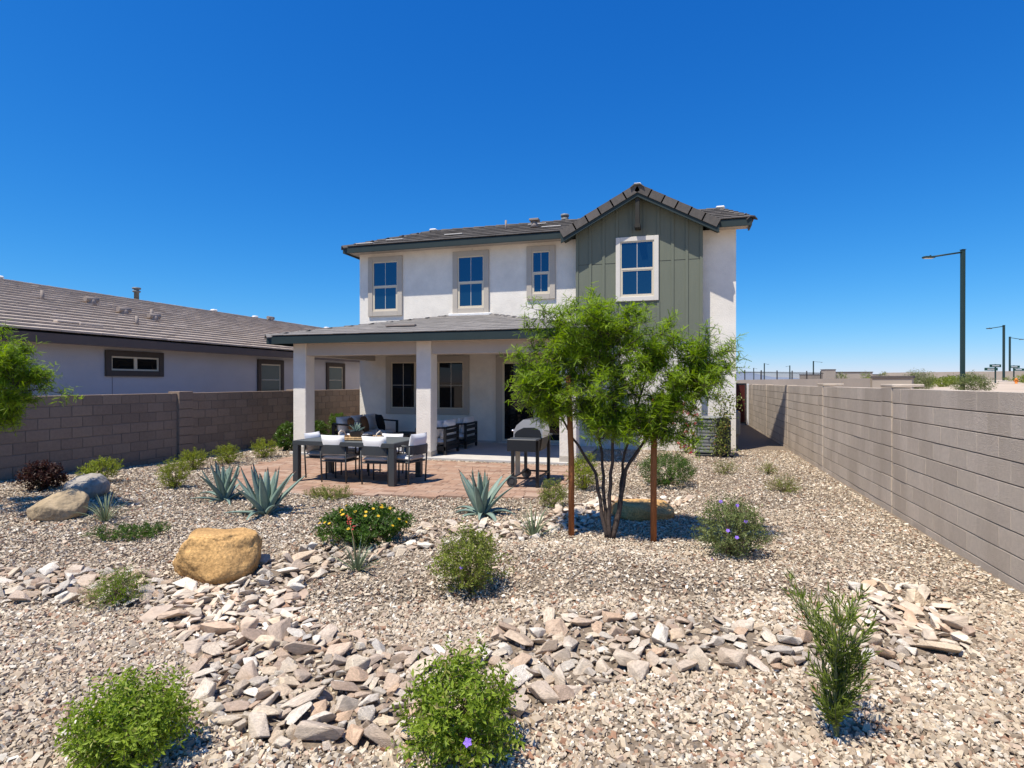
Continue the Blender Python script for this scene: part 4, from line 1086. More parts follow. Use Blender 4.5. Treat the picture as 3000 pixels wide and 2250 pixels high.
agave('largest blue green agave, right one of the pair left of the patio', (-5.28, 6.5), .64, 2, 28)
agave('blue green agave standing alone in front of the grill', (-2.52, 7.3), .62, 3, 26)

# ------------------------------------------------------------------ boulders
def boulder(label, loc, r, m, seed, rz=0.0, cuts=(), sink=.15, amp=.10):
    rr = random.Random(seed)
    bm = bmesh.new(); bmesh.ops.create_icosphere(bm, subdivisions=5, radius=1)
    for v in bm.verts:
        p = v.co.copy(); q = Vector([math.copysign(abs(c) ** .82, c) for c in p])
        for nrm, dist in cuts:
            nv = Vector(nrm).normalized(); d = q.dot(nv) - dist
            if d > 0: q -= nv * d * .86
        n1 = mnoise.fractal(p * 1.3 + Vector((seed, 0, 0)), 1.0, 2.0, 4); n2 = mnoise.fractal(p * 5.5 + Vector((0, seed, 0)), 1.0, 2.1, 4)
        q += p * (n1 * amp + n2 * amp * .22)
        v.co = Vector((q.x * r[0], q.y * r[1], q.z * r[2]))
    me_ = bpy.data.meshes.new('boulder'); bm.to_mesh(me_); bm.free(); me_.materials.append(m)
    me_.polygons.foreach_set('use_smooth', [True] * len(me_.polygons))
    o = mobj('boulder', me_, loc=(loc[0], loc[1], gz(*loc) + r[2] * (1 - 2 * sink)), rot=(0, 0, rz))
    return tag(o, label, 'boulder')
boulder('big ochre boulder with flat top beside the stone bed', (-4.15, 4.42), (.40, .34, .31), M['boulder'], 3, .1,
        cuts=(((0, .1, 1), .62), ((-.75, -.35, .5), .72), ((.1, -1, .25), .80), ((-.45, -.85, -.3), .74), ((.9, -.3, .5), .8)), sink=.24)
boulder('low pale boulder in dappled shade on the left', (-7.6, 5.5), (.31, .26, .22), M['boulder_pale'], 8, .3, cuts=(((-.5, -.3, .9), .6), ((.6, -.4, .8), .7)), sink=.2)
boulder('grey boulder behind the pale one near the left wall', (-8.32, 6.42), (.29, .25, .21), M['boulder_grey'], 12, -.2, cuts=(((0, -.4, .9), .6),), sink=.2)
boulder('flat ochre boulder behind the trunks of the staked tree', (-.47, 7.8), (.39, .32, .155), M['boulder'], 15, .2, cuts=(((0, 0, 1), .65), ((.5, -.5, .7), .75)), sink=.25)

# ------------------------------------------------------------------ mesquite trees
def pinna_fronds(P, D, Nn, L, rs):
    """feathery leaves: a narrow strip with saw-tooth leaflets on both sides"""
    n = len(P); D = unit(D); S = unit(np.cross(D, Nn)); N2 = np.cross(S, D); k = 6
    L = L[:, None]; V = []; droop = rs.uniform(-.05, .25, (n, 1))
    base = []
    for i in range(k + 1):
        t = i / k; base.append(P + D * L * t - N2 * L * droop * t * t * .5)
    lw = L * .12
    for i in range(k + 1): V.append(base[i])
    for i in range(k):
        sh = (1 - .5 * (i / k) ** 2) * (.65 + .35 * min(1, i * .7))
        V.append(base[i] + (base[i + 1] - base[i]) * 1.0 + S * lw * sh + N2 * lw * .18)
        V.append(base[i] + (base[i + 1] - base[i]) * 1.0 - S * lw * sh + N2 * lw * .18)
    V = np.stack(V, 1); f = []
    for i in range(k):
        a = k + 1 + 2 * i; f += [(i, a, i + 1), (i, i + 1, a + 1)]
    f = np.array(f); m_ = V.shape[1]
    return V.reshape(-1, 3), (f[None] + (np.arange(n) * m_)[:, None, None]).reshape(-1, 3), m_
def mesquite(label, loc, stems, lobes, n_br, n_tw, leaf_l, seed, up=.35):
    """stems: polylines in local metres; lobes: (cx,cy,cz,rx,ry,rz,weight)"""
    o = thing('mesquite_tree', label, 'tree', (loc[0], loc[1], gz(*loc) - .02), 0); rs = np.random.default_rng(seed)
    trunk = MB(); nodes = []
    for pts, r0, r1 in stems:
        pv = [Vector(p) for p in pts]; m_ = []
        for i in range(len(pv) - 1):
            for k in range(4): m_.append(pv[i].lerp(pv[i + 1], k / 4) + Vector(rs.normal(0, .006, 3)))
        m_.append(pv[-1]); nn = len(m_)
        trunk.tube(m_, [r0 + (r1 - r0) * i / (nn - 1) for i in range(nn)], 8)
        nodes += [(p, r0 + (r1 - r0) * i / (nn - 1)) for i, p in enumerate(m_) if i > nn * .35]
    tr = trunk.obj('trunk', M['bark'], o)
    br = MB(); wts = np.array([l[6] for l in lobes]); wts = wts / wts.sum(); FP = []; FD = []; FN = []
    centre = np.mean([l[:3] for l in lobes], 0)
    for b in range(n_br):
        l = lobes[rs.choice(len(lobes), p=wts)]
        d = unit(rs.normal(0, 1, 3)); t = np.array(l[:3]) + d * np.array(l[3:6]) * (rs.random() ** .4) * (1.0 if rs.random() < .9 else 1.38)
        tv = Vector(t)
        st = min((p for p in nodes if p[0].z < tv.z + .15), key=lambda q: (q[0] - tv).length * (1 + .25 * rs.random()), default=nodes[-1])
        A = st[0]; md = A.lerp(tv, .5) + Vector((0, 0, .10 * (tv - A).length)) + Vector(rs.normal(0, .03, 3))
        seg = [A, A.lerp(md, .5) + Vector(rs.normal(0, .012, 3)), md, md.lerp(tv, .5) + Vector(rs.normal(0, .015, 3)), tv]
        r0 = min(st[1] * .7, .012)
        br.tube(seg, [r0, r0 * .8, r0 * .6, r0 * .45, r0 * .3], 5, False)
        for q in range(n_tw):
            s_ = rs.uniform(.35, 1.0) * 4; k = min(int(s_), 3); p0 = seg[k].lerp(seg[k + 1], s_ - k)
            dd = Vector(unit(rs.normal(0, 1, 3) + unit(t - centre) * .8 + np.array([0, 0, up]))); ln = rs.uniform(.09, .24)
            p1 = p0 + dd * ln * .5; p2 = p0 + dd * ln + Vector((0, 0, -.03 * rs.random()))
            br.tube([p0, p1, p2], [.0032, .0024, .0014], 3, False)
            nl = int(rs.integers(5, 9))
            for j in range(nl):
                u = (j + rs.random()) / nl; pp = (p0.lerp(p1, u * 2) if u < .5 else p1.lerp(p2, u * 2 - 1))
                sd = unit(np.cross(np.array(dd), rs.normal(0, 1, 3)))
                for w_ in (-1, 1):                     # the two pinnae of a leaf
                    FP.append(np.array(pp)); e = np.array(dd) * .35 + sd * 1.0 + np.cross(sd, np.array(dd)) * w_ * .45 + np.array([0, 0, .05]) + rs.normal(0, .12, 3); e[2] *= .65
                    FD.append(e); FN.append(np.array([0, 0, 1]) + rs.normal(0, .35, 3))
    br.obj('branches', M['bark'], o)
    FP, FD, FN = np.array(FP), np.array(FD), np.array(FN); n = len(FP)
    v, f, k = pinna_fronds(FP, FD, FN, leaf_l * np.exp(rs.normal(0, .2, n)), rs)
    tag(mobj('crown', np_mesh('crown', v, f, M['mesq'], False, np.repeat(np.clip(rs.random(n), 0, .999), k)), o), kind='stuff')
    return o, n
st = [([(-.02, 0, 0), (-.10, .02, .35), (-.17, .05, .75), (-.42, .0, 1.15), (-.62, -.1, 1.55)], .026, .009),
      ([(-.01, .02, 0), (-.07, .05, .45), (-.10, .12, .95), (-.25, .2, 1.5), (-.35, .2, 2.1)], .024, .008),
      ([(.01, -.02, 0), (.0, -.02, .5), (.04, -.05, 1.0), (.08, -.1, 1.6), (.05, -.1, 2.2)], .026, .008),
      ([(.03, .0, 0), (.12, .03, .40), (.17, .05, .80), (.34, .1, 1.05), (.62, .15, 1.45), (.85, .15, 1.75)], .028, .008),
      ([(.03, .02, .02), (.10, .06, .42), (.14, .12, .85), (.22, .2, 1.3), (.40, .25, 1.9)], .022, .008)]
lob = [(-.32, 0, 2.36, .46, .45, .42, 1.3), (.30, .05, 2.2, .55, .5, .44, 1.5), (-.82, 0, 1.85, .42, .5, .42, 1.2), (.85, .05, 1.85, .46, .5, .42, 1.3), (0, 0, 1.75, .6, .6, .5, 1.8),
       (-.62, -.05, 1.60, .42, .42, .24, 1.2), (.62, .05, 1.38, .48, .45, .32, 1.2), (.02, 0, 1.36, .55, .45, .34, 1.9), (1.12, .0, 2.0, .25, .3, .35, .35), (-.85, 0, 2.45, .2, .25, .28, .2)]
tree, nf = mesquite('multi-trunk feathery green mesquite held between two wooden stakes', (-.75, 6.55), st, lob, 305, 13, .076, 41)
st2 = [([(0, 0, 0), (.05, .05, .6), (.1, .1, 1.2), (.3, .2, 1.8)], .035, .012), ([(0, .02, 0), (.1, -.05, .7), (.35, 0, 1.3), (.6, .1, 1.7)], .03, .01), ([(0, 0, 0), (-.2, .1, .8), (-.4, .2, 1.8)], .03, .01)]
lob2 = [(.42, .1, 2.0, .60, .5, .42, 1.5), (.66, .1, 1.65, .52, .5, .36, 1.4), (.25, 0, 1.42, .5, .5, .30, 1.0), (-.35, .1, 1.85, .5, .5, .45, .7)]
mesquite('feathery green mesquite reaching in at the left edge', (-8.75, 5.25), st2, lob2, 76, 13, .08, 43)
# stakes
for lx, ly, h, label in ((-1.18, 6.53, 1.88, 'tall reddish wooden stake left of the mesquite trunks'), (-.27, 6.55, 1.62, 'reddish wooden stake right of the mesquite trunks')):
    o = thing('tree_stake', label, 'stake', (lx, ly, gz(lx, ly) - .05), 0, 'stakes beside the mesquite')
    mb = MB().tube([(0, 0, 0), (.0, .0, h * .5), (-.035 if lx < -1 else .01, 0, h)], [.034, .034, .032], 12).obj('post', M['stake'], o)
    MB().tube([(-.04, 0, h * .78), (.04, 0, h * .78)], .006, 6).obj('tie_bolt', M['metal_dark'], o)

# climbers against the house
def climber(name, label, loc, h, wdt, m, seed, fl=None, nfl=0, n=1100, leaf=(.045, .022)):
    o = thing(name, label, 'climbing plant', (loc[0], loc[1], gz(*loc)), 0); rs = np.random.default_rng(seed); mb = MB(); P = []; D = []; Nn = []; nodes = []
    for i in range(6):
        x = rs.normal(0, wdt * .2); pts = [Vector((rs.normal(0, .02), 0, 0))]
        for k in range(1, 8): pts.append(Vector((x * k / 4 + rs.normal(0, wdt * .18), rs.normal(0, .05), h * rs.uniform(.82, 1.0) * k / 7)))
        mb.tube(pts, [.008 - .0008 * k for k in range(8)], 5, False); nodes += pts[1:]
    for i in range(n):
        b = nodes[rs.integers(len(nodes))]; p = b + Vector(rs.normal(0, 1, 3) * np.array([wdt * .22, .07, .07]))
        P.append(p); D.append(unit(rs.normal(0, 1, 3) + np.array([0, -.5, -.1]))); Nn.append(unit(rs.normal(0, .6, 3) + np.array([0, -.5, .8])))
    foliage('foliage', np.array(P), np.array(D), np.array(Nn), leaf[0], leaf[1], m, o)
    mb.obj('stems', M['twig'], o)
    for i in range(nfl):
        b = nodes[rs.integers(len(nodes))] + Vector(rs.normal(0, 1, 3) * np.array([wdt * .25, .05, .08])) + Vector((0, -.08, 0))
        for q in range(3): flower_head('flower', fl, o, b + Vector(rs.normal(0, .025, 3)), .035, 4, tuple(rs.normal(0, .5, 3) + np.array([0, -.8, .3])))
    return o
climber('bougainvillea', 'thin climber with magenta red flowers on the white wall', (.14, 14.95), 1.35, .40, M['lf_climb'], 51, M['fl_pink'], 26, 420, (.05, .026))
climber('wall_climber', 'tall yellow green climber growing in front of the air conditioner', (.90, 14.25), 1.62, .42, M['lf_climb'], 52, n=900, leaf=(.06, .034))

# ------------------------------------------------------------------ furniture
def puff(w, h, t, n=10, p=3.0):
    """a stuffed cushion, w x h in XZ, thickness t along Y, base at z=0"""
    v = []; f = []
    for side in (-1, 1):
        for i in range(n + 1):
            for j in range(n + 1):
                u = 2 * i / n - 1; q = 2 * j / n - 1
                pr_ = max(0, (1 - abs(u) ** p)) ** .5 * max(0, (1 - abs(q) ** p)) ** .5
                pin = 1 - .07 * (abs(u * q) ** 1.5) * -1 - .05 * (1 - abs(q) ** 2) * abs(u) ** 3 * 1
                v.append((u * w / 2 * (1 - .05 * (1 - q * q)), side * t / 2 * pr_ + .0005 * side, h / 2 + q * h / 2 * (1 - .05 * (1 - u * u))))
    m_ = (n + 1) ** 2
    for sd in (0, 1):
        for i in range(n):
            for j in range(n):
                a = sd * m_ + i * (n + 1) + j; q = (a, a + 1, a + n + 2, a + n + 1); f.append(q if sd else q[::-1])
    return MB().raw(v, f, True)
# dining table
tb = thing('dining_table', 'charcoal slatted dining table with thick legs on the pavers', 'table', (-5.495, 9.21, .034))
TW, TD, TH = 1.96, 1.12, .71
for i in range(10):
    y = -TD / 2 + .035 + (i + .5) * (TD - .07) / 10
    MB().box(-TW / 2 + .06, TW / 2 - .06, y - .049, y + .049, TH - .022, TH, .004).obj('slat', M['slat'], tb)
ap = MB(); 
for y in (-TD / 2, TD / 2 - .034): ap.box(-TW / 2, TW / 2, y, y + .034, TH - .075, TH + .002, .003)
for x in (-TW / 2, TW / 2 - .059): ap.box(x, x + .059, -TD / 2 + .035, TD / 2 - .035, TH - .075, TH + .001, .003)
ap.obj('top_frame', M['metal_dark'], tb)
for sx in (-1, 1):
    for sy in (-1, 1):
        x = sx * (TW / 2 - .056); y = sy * (TD / 2 - .052)
        MB().box(x - .054, x + .054, y - .05, y + .05, 0, TH - .0752, .006).obj('leg', M['metal_dark'], tb)
def dining_chair(label, loc, rz, pil=.0):
    """faces +Y in its own frame"""
    o = thing('dining_chair', label, 'chair', (loc[0], loc[1], .034), rz, 'dining chairs around the slatted table')
    for x in (-.24, .24):
        MB().tube([(x, .22, 0), (x * 1.0, .22, .63)], .014, 8).obj('leg', M['metal_dark'], o)
        MB().tube([(x, -.20, 0), (x * 1.02, -.235, .64)], .014, 8).obj('leg', M['metal_dark'], o)
        MB().tube([(x, .225, .63), (x * 1.03, .0, .645), (x * 1.02, -.235, .645)], .016, 8).obj('armrest', M['metal_dark'], o)
    MB().box(-.235, .235, -.215, .215, .355, .385, .01).obj('seat_frame', M['metal_dark'], o)
    b = MB(); n = 12; v = []
    for i in range(n + 1):
        a = -1.0 + 2.0 * i / n; x = .265 * math.sin(a * 1.35) / math.sin(1.35); y = -.16 - .13 * math.cos(a * 1.35)
        nx_, ny_ = math.sin(a * 1.0), -math.cos(a * 1.0)
        v += [(x, y, .50), (x + nx_ * .014, y + ny_ * .014, .50), (x + nx_ * .014, y + ny_ * .014, .66), (x, y, .66)]
    f = []
    for i in range(n):
        for j in range(4): f.append((i * 4 + j, i * 4 + (j + 1) % 4, i * 4 + 4 + (j + 1) % 4, i * 4 + 4 + j))
    f += [(0, 1, 2, 3), tuple(n * 4 + k for k in (3, 2, 1, 0))]
    b.raw(v, f, False).obj('back_band', M['metal_dark'], o)
    sc = puff(.46, .44, .10, 10, 6).obj('seat_cushion', M['cushion_grey'], o); sc.location = (0, -.22 + .44, .43); sc.rotation_euler = (R(90), 0, 0)
    bc = puff(.46, .36, .15, 10, 3.2).obj('back_pillow', M['cushion'], o); bc.location = (0, -.185, .47 + pil); bc.rotation_euler = (R(10), 0, rnd.uniform(-.03, .03))
    return o
dining_chair('dining chair with its back to us, left of the front pair', (-5.70, 8.93), 0)
dining_chair('dining chair with its back to us, right of the front pair', (-4.92, 8.93), .05)
dining_chair('dining chair at the left end of the dining table', (-6.28, 9.28), R(-90), -.02)
dining_chair('dining chair at the right end of the dining table', (-4.52, 9.15), R(78), .03)
dining_chair('dining chair on the far side hidden behind the tray', (-6.02, 9.78), R(180), -.10)
dining_chair('dining chair on the far side right of the tray', (-5.28, 9.80), R(180), -.08)
# tray and bowls
tz = .034 + TH
ty = thing('serving_tray', 'woven wicker tray with rope handles on the dining table', 'tray', (-5.42, 9.12, tz + .003), .08)
MB().box(-.33, .33, -.19, .19, 0, .012, .004).obj('tray_base', M['wicker'], ty)
for a in (((-.34, -.20), (.34, -.20)), ((.34, -.20), (.34, .20)), ((.34, .20), (-.34, .20)), ((-.34, .20), (-.34, -.20))):
    for zz, rr in ((.018, .018), (.046, .017)):
        MB().tube([(a[0][0], a[0][1], zz), (a[1][0], a[1][1], zz)], rr, 8).obj('woven_rim', M['wicker'], ty)
for sx in (-1, 1):
    MB().tube([(sx * .34, -.12, .05), (sx * .36, -.10, .12), (sx * .37, 0, .155), (sx * .36, .10, .12), (sx * .34, .12, .05)], .012, 8).obj('handle', M['rope'], ty)
pl = thing('planter_bowl', 'dark angular planter with a green succulent on the tray', 'planter', (-5.50, 9.12, tz + .018), .3)
MB().raw([(-.06, -.06, 0), (.06, -.06, 0), (.06, .06, 0), (-.06, .06, 0), (-.11, -.11, .12), (.11, -.11, .15), (.11, .11, .12), (-.11, .11, .15)], [(3, 2, 1, 0), (0, 1, 5, 4), (1, 2, 6, 5), (2, 3, 7, 6), (3, 0, 4, 7), (4, 5, 6, 7)]).obj('pot', M['metal_dark'], pl)
for i in range(16):
    t = i / 15; az = i * 2.4; el = 1.35 - 1.0 * t
    lf = mobj('leaf', AGV[i % 4], pl); lf.matrix_basis = Matrix.Translation((0, 0, .12)) @ Matrix.Rotation(az, 4, 'Z') @ Matrix.Rotation(el, 4, 'X') @ Matrix.Diagonal((.2, .19, .2, 1))
o = thing('bowl', 'small dark bowl beside the planter on the tray', 'bowl', (-5.27, 9.10, tz + .018), 0)
MB().lathe([(.05, 0), (.085, .02), (.10, .075), (.093, .075), (.075, .03), (.0, .022)], n=20).obj('bowl_body', M['metal_black'], o)
# sofa along the left side, facing +X
def lounge(name, label, loc, rz, ln, cat, n, group=None):
    """faces +Y in its own frame, ln wide in X: boxy black frame with slatted back, thick cushions"""
    o = thing(name, label, cat, (loc[0], loc[1], .056), rz, group); D_ = .78; a = ln / 2
    MB().box(-a, a, -D_ / 2, D_ / 2, .10, .20, .006).obj('base', M['metal_black'], o)
    for sx in (-1, 1):
        x0, x1 = (-a, -a + .055) if sx < 0 else (a - .055, a)
        MB().box(x0, x1, D_ / 2 - .06, D_ / 2, 0, .58, .004).obj('leg', M['metal_black'], o)
        MB().box(x0, x1, -D_ / 2, -D_ / 2 + .06, 0, .66, .004).obj('leg', M['metal_black'], o)
        MB().raw([(x0, D_ / 2, .58), (x1, D_ / 2, .58), (x1, D_ / 2, .62), (x0, D_ / 2, .62), (x0, -D_ / 2, .62), (x1, -D_ / 2, .62), (x1, -D_ / 2, .66), (x0, -D_ / 2, .66)],
                 [(0, 1, 2, 3), (7, 6, 5, 4), (0, 4, 5, 1), (1, 5, 6, 2), (2, 6, 7, 3), (3, 7, 4, 0)]).obj('armrest', M['metal_black'], o)
    for z in (.215, .36, .505, .61):
        MB().box(-a + .056, a - .056, -D_ / 2, -D_ / 2 + .03, z, z + (.085 if z < .6 else .05), .003).obj('back_slat', M['metal_black'], o)
    w_ = (ln - .13) / n
    for i in range(n):
        c = -a + .065 + w_ * (i + .5)
        s_ = puff(w_ - .01, .66, .17, 10, 8).obj('seat_cushion', M['cushion'], o); s_.location = (c, D_ / 2 - .01 - .64, .29); s_.rotation_euler = (R(-90), 0, 0); s_.location = (c, -D_ / 2 + .08, .295)
        b_ = puff(w_ - .03, .46, .20, 10, 3.5).obj('back_cushion', M['cushion'], o); b_.location = (c, -D_ / 2 + .17, .36); b_.rotation_euler = (R(12), 0, 0)
    return o
sf = lounge('outdoor_sofa', 'black framed outdoor sofa with pale cushions on the left of the patio', (-8.15, 14.05), R(-90), 2.15, 'sofa', 3)
lounge('lounge_chair', 'black slatted lounge chair nearer to us by the middle column', (-5.62, 13.0), R(90), .86, 'armchair', 1, 'lounge chairs on the covered patio')
lounge('lounge_chair', 'black slatted lounge chair farther back near the sliding door', (-5.62, 14.35), R(90), .86, 'armchair', 1, 'lounge chairs on the covered patio')
def pillow(label, loc, rot, m, sz=.46):
    o = puff(sz, sz, .17, 10, 2.6).obj('throw_pillow', m); o.location = loc; o.rotation_euler = rot; return tag(o, label, 'pillow')
pillow('brown throw pillow on the near end of the sofa', (-8.12, 13.35, .42), (R(14), 0, R(-70)), M['pillow_brown'], .44)
pillow('second brown throw pillow in the middle of the sofa', (-8.10, 13.95, .42), (R(14), 0, R(-75)), M['pillow_brown'], .44)
pillow('black throw pillow at the far end of the sofa', (-8.02, 14.65, .42), (R(14), 0, R(-40)), M['pillow_black'], .46)
pillow('white throw pillow on the nearer lounge chair', (-5.55, 12.85, .42), (R(16), 0, R(80)), M['cushion'], .46)
pillow('white throw pillow on the farther lounge chair', (-5.55, 14.2, .42), (R(16), 0, R(80)), M['cushion'], .44)
ct = thing('coffee_table', 'low black coffee table between the sofa and the lounge chairs', 'table', (-6.85, 13.7, .056), 0)
MB().box(-.36, .36, -.55, .55, .33, .38, .006).obj('table_top', M['metal_black'], ct)
for sx in (-1, 1):
    for sy in (-1, 1): MB().box(sx * .32 - .03, sx * .32 + .03, sy * .5 - .03, sy * .5 + .03, 0, .33).obj('leg', M['metal_black'], ct)
# grill: faces left, its side shelf towards us
gl_ = thing('gas_grill', 'gas grill with silver lid and black cart on the pavers', 'grill', (-2.43, 9.66, .034), 0)
prof = [(-.25, .80), (-.25, .90), (-.20, 1.0), (-.08, 1.10), (.12, 1.11), (.22, 1.03), (.25, .90), (.25, .80)]
MB().prism(prof, -.27, .27, 'y').obj('lid', M['steel'], gl_)
for y in (-.274, .27):
    MB().prism([(p * .93, .80 + (q - .80) * .55) for p, q in prof], y, y + .004, 'y').obj('lid_end_panel', M['metal_black'], gl_)
MB().tube([(-.25, -.2, .90), (-.30, -.2, .91), (-.30, .2, .91), (-.25, .2, .90)], .014, 8).obj('lid_handle', M['steel'], gl_)
MB().raw([(-.25, -.27, .80), (.25, -.27, .80), (.25, .27, .80), (-.25, .27, .80), (-.20, -.22, .58), (.20, -.22, .58), (.20, .22, .58), (-.20, .22, .58)], [(3, 2, 1, 0)[::-1], (0, 1, 5, 4), (1, 2, 6, 5), (2, 3, 7, 6), (3, 0, 4, 7), (4, 5, 6, 7)]).obj('firebox', M['metal_black'], gl_)
for y0_, y1_ in ((-.64, -.285), (.285, .64)): MB().box(-.25, .23, y0_, y1_, .775, .805, .008).obj('side_shelf', M['metal_dark'], gl_)
MB().box(-.25, .23, -.655, -.641, .61, .80, .004).obj('shelf_skirt', M['metal_black'], gl_)
MB().box(-.31, -.255, -.27, .27, .68, .79, .006).obj('control_panel', M['metal_black'], gl_)
for y in (-.16, 0, .16): MB().tube([(-.31, y, .735), (-.335, y, .735)], .024, 10).obj('knob', M['steel'], gl_)
for x, y, z0 in ((-.22, -.42, .10), (-.22, .42, .10), (.20, -.42, 0), (.20, .42, 0)): MB().box(x - .026, x + .026, y - .026, y + .026, z0, .775, .004).obj('leg', M['metal_black'], gl_)
for x in (-.22, .20): MB().box(x - .015, x + .015, -.40, .40, .13, .16, .003).obj('rail', M['metal_black'], gl_)
for y in (-.42, .42): MB().box(-.20, .18, y - .014, y + .014, .13, .16, .003).obj('rail', M['metal_black'], gl_)
for y in (-.47, .47): MB().lathe([(.015, -.022), (.04, -.022), (.042, -.010), (.066, -.010), (.068, -.022), (.088, -.018), (.088, .018), (.068, .022), (.066, .010), (.042, .010), (.04, .022), (.015, .022)], n=24, smooth=False).obj('wheel', M['metal_dark'], gl_).matrix_basis = Matrix.Translation((-.22, y, .09)) @ Matrix.Rotation(R(90), 4, 'X')
MB().box(-.19, -.175, -.38, -.12, .17, .62).obj('cart_panel', M['frame'], gl_)
# air conditioner
ac = thing('air_conditioner', 'grey louvred air conditioner against the white wall', 'air conditioner', (.79, 14.78, -.01), 0)
MB().box(-.42, .42, -.40, .40, 0, .07, .01).obj('pad', M['metal_black'], ac)
MB().box(-.375, .375, -.345, .345, .07, .90, .05).obj('cabinet', M['ac'], ac)
MB().box(-.39, .39, -.36, .36, .90, .945, .03).obj('lid', M['ac'], ac)
for i in range(10):
    z = .11 + i * .078
    MB().box(-.365, .365, -.362, -.342, z, z + .052, .006).obj('louvre', M['ac'], ac)
    MB().box(-.392, -.372, -.32, .32, z, z + .052, .006).obj('louvre', M['ac'], ac)
MB().box(.05, .368, -.3655, -.3625, .10, .88).obj('service_panel', M['ac_dark'], ac)
MB().tube([(-.42, .30, .55), (-.48, .30, .40), (-.44, .2, .15), (-.38, .2, .12)], .022, 8).obj('refrigerant_hose', M['metal_black'], ac)
# meter box and side gate
mbx = thing('utility_box', 'grey utility box on the side wall beyond the corner', 'utility box', (1.47, 16.6, 0), 0)
MB().box(-.085, .09, -.16, .16, .35, 1.0, .04).obj('box_body', M['ac'], mbx); MB().tube([(0, 0, -.02), (0, 0, .35)], .045, 10).obj('conduit', M['ac'], mbx)
sg = thing('side_gate', 'dark red brown side gate between house and right wall', 'gate', (2.05, 25.6, 0), 0)
MB().box(-.66, -.62, -.02, .02, .0, 1.72).box(.56, .60, -.02, .02, 0, 1.72).box(-.62, .56, -.018, .018, 1.66, 1.72).box(-.62, .56, -.018, .018, .06, .12).obj('gate_frame', M['metal_black'], sg)
for i in range(10): MB().box(-.61 + i * .117, -.61 + i * .117 + .108, -.012, .012, .13, 1.65, .003).obj('board', M['rust_gate'], sg)
MB().box(-.615, .555, .014, .017, .12, 1.66).obj('light_gap_blocker', M['metal_black'], sg)  # black sheet added to stop light showing through the board gaps
MB().box(.63, .69, -.03, .03, 0, 1.70, .005).obj('gate_post', M['white'], sg)

# ------------------------------------------------------------------ beyond the right wall
def street_lamp(label, loc, top, arm, sgn, r=.075):
    z0 = gz(*loc); o = thing('street_lamp', label, 'street lamp', (loc[0], loc[1], z0), R(16.08), 'dark green street lamps beyond the wall'); h = top - z0
    MB().box(-r, r, -r, r, -.2, h, .01).obj('pole', M['lamp_green'], o)
    MB().box(-r * 1.25, r * 1.25, -r * 1.25, r * 1.25, h, h + .02, .004).obj('pole_cap', M['lamp_green'], o)
    MB().tube([(sgn * r, 0, h - .12), (sgn * (arm - .35), 0, h - .32)], .04, 8).obj('arm', M['lamp_green'], o)
    lm = MB().box(min(sgn * (arm - .38), sgn * (arm + .15)), max(sgn * (arm - .38), sgn * (arm + .15)), -.13, .13, h - .40, h - .31, .03).obj('lamp_head', M['lamp_green'], o)
    MB().box(min(sgn * (arm - .3), sgn * (arm + .1)), max(sgn * (arm - .3), sgn * (arm + .1)), -.10, .10, h - .412, h - .401).obj('lens', M['lamp_lens'], lm)
    MB().tube([(sgn * (arm - .2), 0, h - .31), (sgn * (arm - .2), 0, h - .25)], .035, 8).obj('photocell', M['lamp_green'], lm)
street_lamp('nearest and tallest street lamp, arm to the left', (13.04, 32.69), 8.1, 1.75, -1, .078)
street_lamp('middle of the three right street lamps, arm to the left', (34.7, 77.23), 8.1, 1.75, -1, .09)
street_lamp('rightmost of the street lamps, its arm to the right', (44.32, 97.07), 8.1, 1.75, 1, .09)
street_lamp('far lamp with a long arm above the iron fence', (38.64, 192.22), 8.1, 2.6, 1, .14)
street_lamp('far bare looking lamp second from the house', (27.32, 209.77), 8.1, 1.4, 1, .14)
street_lamp('far lamp closest to the house corner', (31.66, 276.59), 8.1, 1.4, 1, .16)
street_lamp('far lamp in the middle of the distant row', (40.26, 240.56), 8.1, 1.4, -1, .15)
def sign_post(label, loc, top, flip):
    z0 = gz(*loc); o = thing('street_sign', label, 'street sign', (loc[0], loc[1], z0), R(16.08)); h = top - z0
    MB().box(-.045, .045, -.045, .045, -.1, h, .005).obj('post', M['lamp_green'], o)
    b1 = MB().box(-.55 if not flip else -.45, .55 if flip else .45, -.06, -.046, h - .26, h - .02, .003).obj('sign_board', M['sign'], o)
    MB().box(-.32, .30, -.0635, -.0605, h - .17, h - .11).obj('lettering', M['white'], b1)
    b2 = MB().box(-1.0 if not flip else -.15, .15 if not flip else 1.0, -.075, -.061 - .003, h - .55, h - .31, .003).obj('sign_board', M['sign'], o)
    x = -.45 if not flip else .42
    MB().box(x - .3, x + .3, -.0785, -.0755, h - .46, h - .40).obj('lettering', M['white'], b2)
sign_post('green double street sign left of the far lamps', (26.17, 59.58), 3.32, False)
sign_post('green double street sign at the far right edge', (32.13, 69.62), 3.45, True)
hy = thing('fire_hydrant', 'small orange hydrant beside the far right sign', 'hydrant', (26.22, 56.47, gz(26.22, 56.47)), 0)
MB().lathe([(.14, -.1), (.14, -.05), (.09, -.04), (.09, .30), (.12, .32), (.10, .38), (.04, .44), (.03, .47)], n=14).obj('barrel', M['orange'], hy)
for sx in (-1, 1): MB().tube([(sx * .07, 0, .22), (sx * .16, 0, .22)], .05, 10).obj('outlet', M['orange'], hy)
